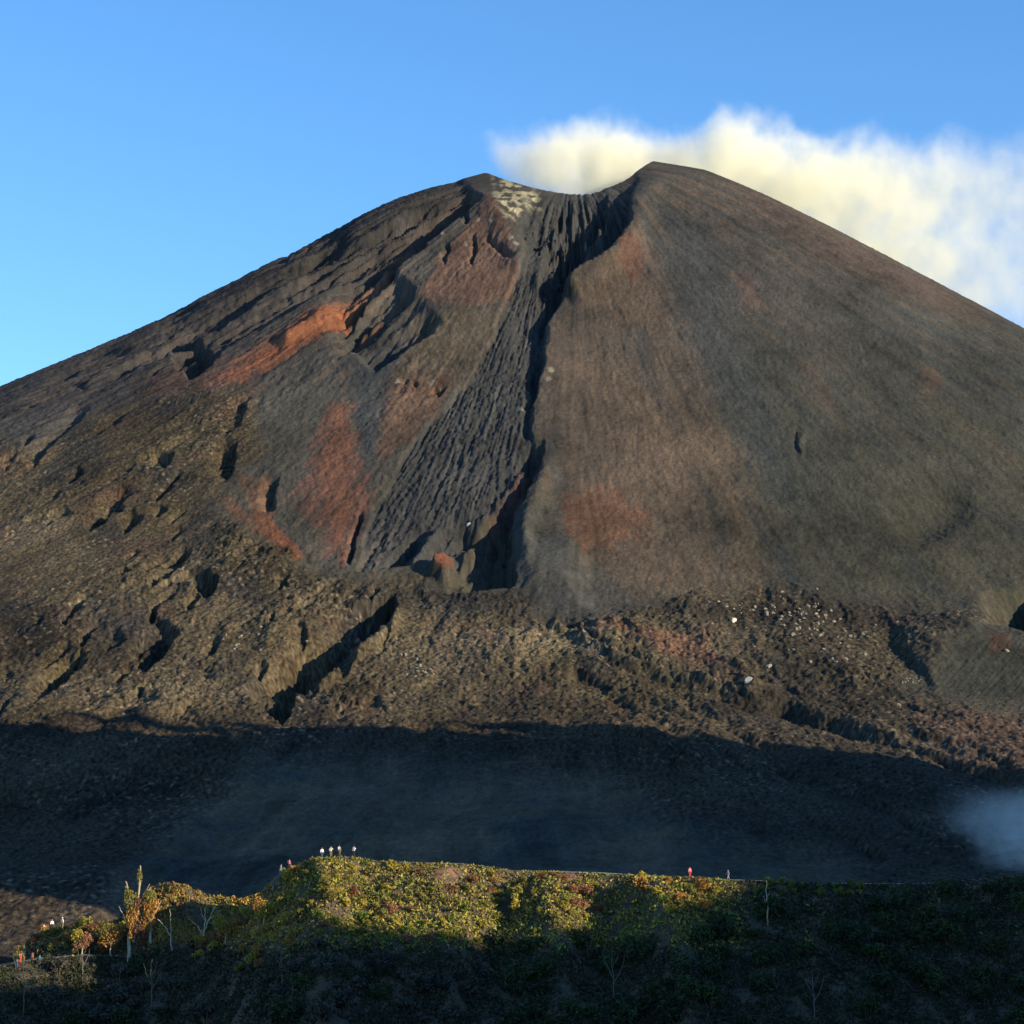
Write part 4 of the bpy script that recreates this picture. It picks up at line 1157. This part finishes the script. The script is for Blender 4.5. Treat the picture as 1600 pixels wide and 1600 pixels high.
for px, py, h, lab in ((36, 1590, 100, "tall thin pale dead trunk rising to the hikers at the left edge"), (236, 1575, 70, "thin grey dead pole standing below the tall half dead tree"), (958, 1570, 88, "grey bare tree low in the dark scrub at the middle of the bottom edge"),
                       (1272, 1596, 80, "thin bare trunk low in the dark scrub at bottom right"), (918, 1500, 44, "small grey snag with a few twigs in the shade below the middle sunlit patch"), (128, 1530, 50, "grey twiggy dead shrub in the shade between the left edge and the tall tree"),
                       (440, 1545, 60, "spreading bare grey tree below the golden shoulder of the ridge")):
    b = hit_ridge(px, py)
    if b is None: continue
    w = h * 0.22
    tree_from("bare_tree", b, [([(0, -3, 0), (1, h * 0.4, 0), (-2, h * 0.75, 0), (0, h, 0)], 0.09, 0.02), ([(1, h * 0.35, 0), (w * 0.7, h * 0.6, 0.2), (w, h * 0.85, 0.2)], 0.07, 0.02),
                              ([(0, h * 0.45, 0), (-w * 0.6, h * 0.7, 0.2), (-w * 0.8, h * 0.9, 0)], 0.06, 0.02), ([(-1, h * 0.62, 0), (w * 0.4, h * 0.8, 0), (w * 0.5, h * 0.95, 0)], 0.04, 0.015)],
              M_GREYB, None, lab)
# ------------------------------------------------------------------ hikers (1.7 m), each one continuous body with clothes and hair as parts
def cloth_mat(name, c, rough=0.85):
    m = bpy.data.materials.new(name); m.use_nodes = True
    nt = m.node_tree; b = nt.nodes["Principled BSDF"]; b.inputs["Roughness"].default_value = rough
    tc = nt.nodes.new("ShaderNodeTexCoord"); no = nt.nodes.new("ShaderNodeTexNoise"); no.inputs["Scale"].default_value = 9; no.inputs["Detail"].default_value = 3
    cr = nt.nodes.new("ShaderNodeValToRGB"); cr.color_ramp.elements[0].color = tuple(v * 0.8 for v in c) + (1,); cr.color_ramp.elements[1].color = tuple(min(v * 1.1, 0.9) for v in c) + (1,)
    nt.links.new(tc.outputs["Object"], no.inputs["Vector"]); nt.links.new(no.outputs[0], cr.inputs[0]); nt.links.new(cr.outputs[0], b.inputs["Base Color"])
    return m


CM = {k: cloth_mat("cloth_" + k, v) for k, v in dict(white=(0.82, 0.80, 0.74), cream=(0.75, 0.70, 0.52), grey=(0.30, 0.31, 0.32), red=(0.62, 0.03, 0.05), pink=(0.70, 0.22, 0.26), navy=(0.02, 0.035, 0.09),
       black=(0.02, 0.02, 0.022), khaki=(0.20, 0.16, 0.09), blue=(0.06, 0.13, 0.42), teal=(0.02, 0.17, 0.20), brown=(0.10, 0.06, 0.035), jeans=(0.05, 0.08, 0.16), orange=(0.6, 0.16, 0.05)).items()}
M_SKIN = cloth_mat("skin", (0.42, 0.24, 0.15), 0.6)


def skin_mesh(name, verts, edges, radii, root, sub=1):
    me = bpy.data.meshes.new(name)
    me.from_pydata(verts, edges, [])
    o = bpy.data.objects.new(name + "_tmp", me); C.objects.link(o)
    sk = o.modifiers.new("s", 'SKIN'); sk.use_smooth_shade = True
    for i, r in enumerate(radii):
        v = me.skin_vertices[0].data[i]; v.radius = (r, r) if isinstance(r, (int, float)) else r
        v.use_root = (i == root)
    sb = o.modifiers.new("b", 'SUBSURF'); sb.levels = sub; sb.render_levels = sub
    dg = bpy.context.evaluated_depsgraph_get()
    out = bpy.data.meshes.new_from_object(o.evaluated_get(dg))
    out.name = name
    bpy.data.objects.remove(o); bpy.data.meshes.remove(me)
    return out


def joints(pose):
    """standing figure facing -Y; pose gives foot stride, elbow and hand positions"""
    st = pose.get("stride", 0.0); lean = pose.get("lean", 0.0)
    J = {"pelvis": (0, 0, 0.93), "waist": (0, -lean * 0.3, 1.06), "chest": (0, -lean * 0.7, 1.28), "neck": (0, -lean, 1.44), "head0": (0, -lean - 0.01, 1.52), "head": (0, -lean - 0.015, 1.62),
         "crown": (0, -lean, 1.70)}
    for s, n in ((1, "l"), (-1, "r")):
        f = st * s
        J["hip" + n] = (0.09 * s, 0, 0.88); J["knee" + n] = (0.10 * s, -f * 0.5 - 0.02, 0.49); J["ank" + n] = (0.11 * s, -f + (0.04 if f < 0 else 0), 0.09); J["toe" + n] = (0.12 * s, -f - 0.16, 0.03)
        J["sho" + n] = (0.18 * s, -lean * 0.9, 1.40)
        e, h = pose.get("arm" + n, ((0.25, 0.02, 1.13), (0.26, -0.06, 0.88)))
        J["elb" + n] = (e[0] * s, e[1] - lean, e[2]); J["wri" + n] = (h[0] * s, h[1] - lean, h[2])
        d = Vector(J["wri" + n]) - Vector(J["elb" + n]); d.normalize()
        J["palm" + n] = tuple(Vector(J["wri" + n]) + d * 0.08)
        base = Vector(J["palm" + n])
        side = Vector((0, -1, 0)) if abs(d.y) < 0.7 else Vector((s * 1.0, 0, 0))
        for q in range(4):
            off = side * (0.033 - 0.022 * q)
            L = (0.075, 0.088, 0.082, 0.062)[q]
            J["f%d%s" % (q, n)] = tuple(base + off + d * L * 0.55)
            J["g%d%s" % (q, n)] = tuple(base + off * 1.05 + d * L + Vector((-0.02 * s, 0, 0)))
        J["th" + n] = tuple(Vector(J["wri" + n]) + d * 0.03 + side * 0.045 + Vector((-0.01 * s, 0, 0)))
        J["ti" + n] = tuple(Vector(J["wri" + n]) + d * 0.075 + side * 0.06 + Vector((-0.02 * s, 0, 0)))
    return J


RAD = {"pelvis": (0.15, 0.105), "waist": (0.13, 0.095), "chest": (0.155, 0.11), "neck": 0.055, "head0": 0.075, "head": 0.098, "crown": 0.06}
for n in "lr":
    RAD.update({"hip" + n: 0.085, "knee" + n: 0.055, "ank" + n: 0.042, "toe" + n: 0.032, "sho" + n: 0.058, "elb" + n: 0.040, "wri" + n: 0.027, "palm" + n: (0.036, 0.018), "th" + n: 0.011, "ti" + n: 0.009})
    for q in range(4):
        RAD["f%d%s" % (q, n)] = 0.0095; RAD["g%d%s" % (q, n)] = 0.008
EDGES = [("pelvis", "waist"), ("waist", "chest"), ("chest", "neck"), ("neck", "head0"), ("head0", "head"), ("head", "crown")]
for n in "lr":
    EDGES += [("pelvis", "hip" + n), ("hip" + n, "knee" + n), ("knee" + n, "ank" + n), ("ank" + n, "toe" + n), ("chest", "sho" + n), ("sho" + n, "elb" + n), ("elb" + n, "wri" + n), ("wri" + n, "palm" + n)]
    EDGES += [("palm" + n, "f%d%s" % (q, n)) for q in range(4)] + [("f%d%s" % (q, n), "g%d%s" % (q, n)) for q in range(4)] + [("wri" + n, "th" + n), ("th" + n, "ti" + n)]


def figure_mesh(name, J, names, grow, root, sub=1, override=None):
    idx = {k: i for i, k in enumerate(names)}
    ed = [(idx[a], idx[b]) for a, b in EDGES if a in idx and b in idx]
    rad = []
    for k in names:
        r = (override or {}).get(k, RAD[k])
        rad.append(tuple(v + grow for v in r) if isinstance(r, tuple) else r + grow)
    return skin_mesh(name, [J[k] for k in names], ed, rad, idx[root], sub)


POSES = {
    "stand": {}, "stride": {"stride": 0.24, "lean": 0.05, "arml": ((0.24, 0.1, 1.15), (0.25, 0.02, 0.92)), "armr": ((0.24, -0.1, 1.15), (0.24, -0.26, 1.02))},
    "look": {"arml": ((0.30, -0.06, 1.20), (0.12, -0.26, 1.42)), "armr": ((0.28, 0.05, 1.15), (0.20, -0.08, 0.98))},
    "climb": {"stride": 0.18, "lean": 0.14, "armr": ((0.22, -0.14, 1.18), (0.22, -0.36, 1.10))},
}
_bodies = {}


def parts_for(pose):
    if pose in _bodies: return _bodies[pose]
    J = joints(POSES[pose])
    names = list(RAD)
    body = figure_mesh("body", J, names, 0.0, "pelvis", 1)
    # face: nose, ears, eyes, mouth pressed into the same mesh object
    hx, hy, hz = J["head"]
    bm = bmesh.new(); bm.from_mesh(body)
    for (cx_, cy_, cz_, rx, ry, rz_) in ((0, -0.105, -0.02, 0.012, 0.022, 0.024), (0.098, 0, -0.01, 0.012, 0.02, 0.03), (-0.098, 0, -0.01, 0.012, 0.02, 0.03),
                                         (0.035, -0.088, 0.012, 0.016, 0.012, 0.009), (-0.035, -0.088, 0.012, 0.016, 0.012, 0.009), (0, -0.086, -0.062, 0.026, 0.012, 0.008)):
        r_ = bmesh.ops.create_icosphere(bm, subdivisions=1, radius=1.0)
        for v in r_["verts"]:
            v.co = Vector((hx + cx_ + v.co.x * rx, hy + cy_ + v.co.y * ry, hz + cz_ + v.co.z * rz_))
    bm.to_mesh(body); bm.free()
    top_names = ["waist", "pelvis", "chest", "neck"] + [a + n for n in "lr" for a in ("sho", "elb", "wri")]
    J2 = dict(J); J2["neck"] = tuple(Vector(J["neck"]) - Vector((0, 0, 0.035)))
    for n in "lr":
        J2["wri" + n] = tuple(Vector(J["wri" + n]).lerp(Vector(J["elb" + n]), 0.08))
    J2["pelvis"] = (0, 0, 0.90)
    jacket = figure_mesh("jacket", J2, top_names, 0.026, "chest", 1)
    leg_names = ["pelvis"] + [a + n for n in "lr" for a in ("hip", "knee", "ank")]
    J3 = dict(J)
    for n in "lr":
        J3["ank" + n] = tuple(Vector(J["ank" + n]) + Vector((0, 0, 0.03)))
    trousers = figure_mesh("trousers", J3, leg_names, 0.018, "pelvis", 1)
    bm = bmesh.new()
    for n in "lr":
        a_ = Vector(J["ank" + n]); t_ = Vector(J["toe" + n])
        tube(bm, [a_ + Vector((0, 0.05, 0.02)), a_ + Vector((0, 0.03, -0.03)), a_.lerp(t_, 0.6) + Vector((0, 0, -0.005)), t_ + Vector((0, -0.04, 0.005))], [0.055, 0.058, 0.05, 0.035], 8)
    shoes = bpy.data.meshes.new("shoes"); bm.to_mesh(shoes); bm.free()
    bm = bmesh.new()
    r_ = bmesh.ops.create_icosphere(bm, subdivisions=3, radius=1.0)
    for v in list(r_["verts"]):
        c0 = v.co.copy()
        v.co = Vector((hx + c0.x * 0.115, hy + 0.012 + c0.y * 0.118, hz + 0.012 + c0.z * 0.125))
    bmesh.ops.delete(bm, geom=[v for v in bm.verts if (v.co.z < hz + 0.035 and v.co.y < hy - 0.03) or v.co.z < hz - 0.07], context='VERTS')
    hair = bpy.data.meshes.new("hair"); bm.to_mesh(hair); bm.free()
    bm = bmesh.new()
    r_ = bmesh.ops.create_cube(bm, size=1.0)
    for v in r_["verts"]:
        v.co = Vector((v.co.x * 0.30, v.co.y * 0.16, v.co.z * 0.46))
    bmesh.ops.bevel(bm, geom=list(bm.edges), offset=0.05, segments=3, affect='EDGES')
    for v in bm.verts:
        v.co += Vector((0, J["chest"][1] + 0.22, J["chest"][2] - 0.03))
    pack = bpy.data.meshes.new("backpack"); bm.to_mesh(pack); bm.free()
    _bodies[pose] = (body, jacket, trousers, shoes, hair, pack)
    return _bodies[pose]


def person(loc, rot, pose, top, legs, hair, label, group, pack=None, s=1.0):
    root = bpy.data.objects.new("person", None); C.objects.link(root)
    root.location = loc; root.rotation_euler = (0, 0, rot); root.scale = (s, s, s)
    ms = parts_for(pose)
    for name, me, mat in (("body", ms[0], M_SKIN), ("jacket", ms[1], CM[top]), ("trousers", ms[2], CM[legs]), ("shoes", ms[3], CM["black"]), ("hair", ms[4], CM[hair]), ("backpack", ms[5], CM[pack] if pack else None)):
        if mat is None: continue
        key = me.copy(); key.name = name
        key.materials.clear(); key.materials.append(mat)
        for p_ in key.polygons: p_.use_smooth = True
        o = bpy.data.objects.new(name, key); C.objects.link(o); o.parent = root
    tag(root, label, "person", group)
    return root


def crest_at(px, Yc=None):
    th = ray(px, crest_py(px))[0] / ray(px, crest_py(px))[1]
    y = CR_Y + 5 * math.sin(th * 34 + 1.0) if Yc is None else Yc
    return Vector((th * y, y, rz(th * y, y)))


G1 = "hikers standing on top of the ridge"
for px, rot, pose, top_, legs_, hair_, pk, s_, lab in (
        (503, 0.5, "stand", "white", "jeans", "brown", None, 1.0, "hiker in a white top and blue trousers, first of the pale row on the crest"),
        (517, 0.2, "look", "cream", "khaki", "black", None, 1.05, "hiker in cream clothes with one arm raised, second in the pale row"),
        (530, 2.6, "stand", "grey", "khaki", "brown", "cream", 1.05, "slim hiker in grey, third in the pale row on the crest"),
        (553, -0.3, "look", "white", "black", "black", None, 1.05, "hiker in white and black standing apart at the row's right end"),
        (451, 1.2, "climb", "pink", "black", "black", "pink", 1.0, "hiker in pink climbing below the pale row"),
        (438, 1.2, "climb", "grey", "grey", "black", None, 0.95, "hiker in grey climbing just behind the one in pink"),
        (1078, 0.5, "stand", "pink", "red", "black", "red", 1.0, "lone hiker in pink and bright red on the path"),
        (1138, -1.2, "stride", "grey", "grey", "grey", None, 0.9, "lone slim hiker in grey on the path, right of the red one")):
    p = crest_at(px)
    person(p, rot, pose, top_, legs_, hair_, lab, G1, pk, s_ * 0.98)

G2 = "hikers climbing the path at the left edge"
for px, py, rot, pose, top_, legs_, hair_, pk, s_, lab in (
        (97, 1451, 2.4, "stand", "white", "khaki", "cream", None, 1.05, "hiker in white, highest of the climbing line at the left"),
        (81, 1454, 0.4, "stand", "white", "black", "orange", None, 1.05, "hiker in white with reddish hair, second highest of the climbing line"),
        (67, 1459, 1.8, "climb", "white", "black", "black", None, 0.9, "short hiker in white over black, third highest of the climbing line"),
        (48, 1473, 2.0, "climb", "cream", "khaki", "brown", "khaki", 0.95, "hiker in cream leaning uphill, fourth in the climbing line"),
        (37, 1492, 2.0, "stride", "white", "grey", "black", None, 0.95, "hiker in white over grey beside the pale dead trunk"),
        (32, 1508, 1.4, "stand", "red", "red", "black", "white", 1.0, "hiker in red with a white pack at the line's foot"),
        (50, 1506, -0.6, "stand", "orange", "black", "brown", None, 0.95, "hiker in dull orange, low down right of the red one"),
        (61, 1509, 0.9, "climb", "teal", "navy", "black", None, 0.9, "hiker in teal and navy, lowest on the right of the line"),
        (26, 1516, 2.2, "stand", "blue", "jeans", "grey", None, 0.85, "hiker in pale blue, lowest of all in the climbing line")):
    p = hit_ridge(px, py)
    if p is None: p = at(px, py, 372)
    person(p, rot, pose, top_, legs_, hair_, lab, G2, pk, s_)

# ------------------------------------------------------------------ pale boulders on the lava
def rock_mat(name, c):
    return bark_mat(name, c)


M_RP = rock_mat("pale_rock", (0.20, 0.175, 0.125)); M_RW = rock_mat("white_rock", (0.46, 0.43, 0.34)); M_RG = rock_mat("grey_rock", (0.17, 0.155, 0.12))


def make_boulder(seed, mat):
    bm = bmesh.new(); bmesh.ops.create_icosphere(bm, subdivisions=3, radius=1.0)
    for v in bm.verts:
        d = v.co.normalized()
        v.co = d * (1 + 0.35 * mnoise.noise(d * 1.3 + Vector((seed, 0, 0))) + 0.12 * mnoise.noise(d * 4 + Vector((seed, 3, 0))))
        for pl in (Vector((1, 0.3, 0.2)), Vector((-0.4, -0.9, 0.3)), Vector((0.1, -0.5, 0.9))):
            n_ = (pl + Vector((math.sin(seed * 3), math.cos(seed * 5), 0)) * 0.4).normalized()
            k = v.co.dot(n_)
            if k > 0.72: v.co -= n_ * (k - 0.72)
    me = bpy.data.meshes.new("boulder"); bm.to_mesh(me); bm.free(); me.materials.append(mat)
    return me


BM = {(i, m.name): make_boulder(i * 1.7, m) for i in range(4) for m in (M_RP, M_RW, M_RG)}


def boulder(px, py, r, mat, label, group=None, sc=(1, 1, 1)):
    p = hit_volcano(px, py)
    if p is None: return
    o = bpy.data.objects.new("boulder", BM[(random.randrange(4), mat.name)]); C.objects.link(o)
    o.location = (p.x, p.y, p.z + r * 0.08)
    o.rotation_euler = (random.uniform(-0.4, 0.4), random.uniform(-0.4, 0.4), random.uniform(0, 6.28))
    o.scale = (r * sc[0] * random.uniform(0.85, 1.2), r * sc[1], r * sc[2])
    tag(o, label, "boulder", group)


boulder(1170, 1066, 1.35, M_RW, "brightest tall white boulder standing alone on the lower right lava", None, (0.9, 0.9, 1.45))
boulder(1200, 1042, 1.5, M_RP, "wide low cream boulder just above the bright white one", None, (1.5, 1, 0.6))
boulder(1145, 971, 1.3, M_RW, "white block at the left end of the boulder field under the cone")
boulder(1573, 1018, 0.95, M_RP, "single pale stone on the little cinder cone at right")
boulder(733, 821, 1.1, M_RW, "white block above the dark hollow at the channel foot")
boulder(1404, 1102, 0.8, M_RP, "small pale stone below the gap beside the little cinder cone")
k = 0
while k < 120:
    px = random.gauss(1225, 60); py = random.gauss(968, 22) + (px - 1225) * 0.22
    if not (1090 < px < 1420 and 915 < py < 1040): continue
    boulder(px, py, random.uniform(0.30, 0.85), random.choice((M_RP, M_RG, M_RG)), "small pale boulder in the field at the right foot of the cone", "boulders at the right foot of the cone"); k += 1
for k in range(26):
    boulder(random.gauss(648, 14), random.gauss(1042, 16), random.uniform(0.3, 0.7), random.choice((M_RP, M_RG)), "small cream stone in the patch right of the dark trench", "stones right of the trench")
for k in range(26):
    boulder(random.gauss(370, 40), random.gauss(995, 12), random.uniform(0.3, 0.65), random.choice((M_RP, M_RG)), "small cream stone on the lava left of the dark trench", "stones left of the trench")
for k in range(20):
    boulder(random.gauss(1415, 18), random.gauss(1062, 6), random.uniform(0.25, 0.5), random.choice((M_RP, M_RG)), "small pale stone below the hollow beside the cinder cone", "stones below the right hollow")
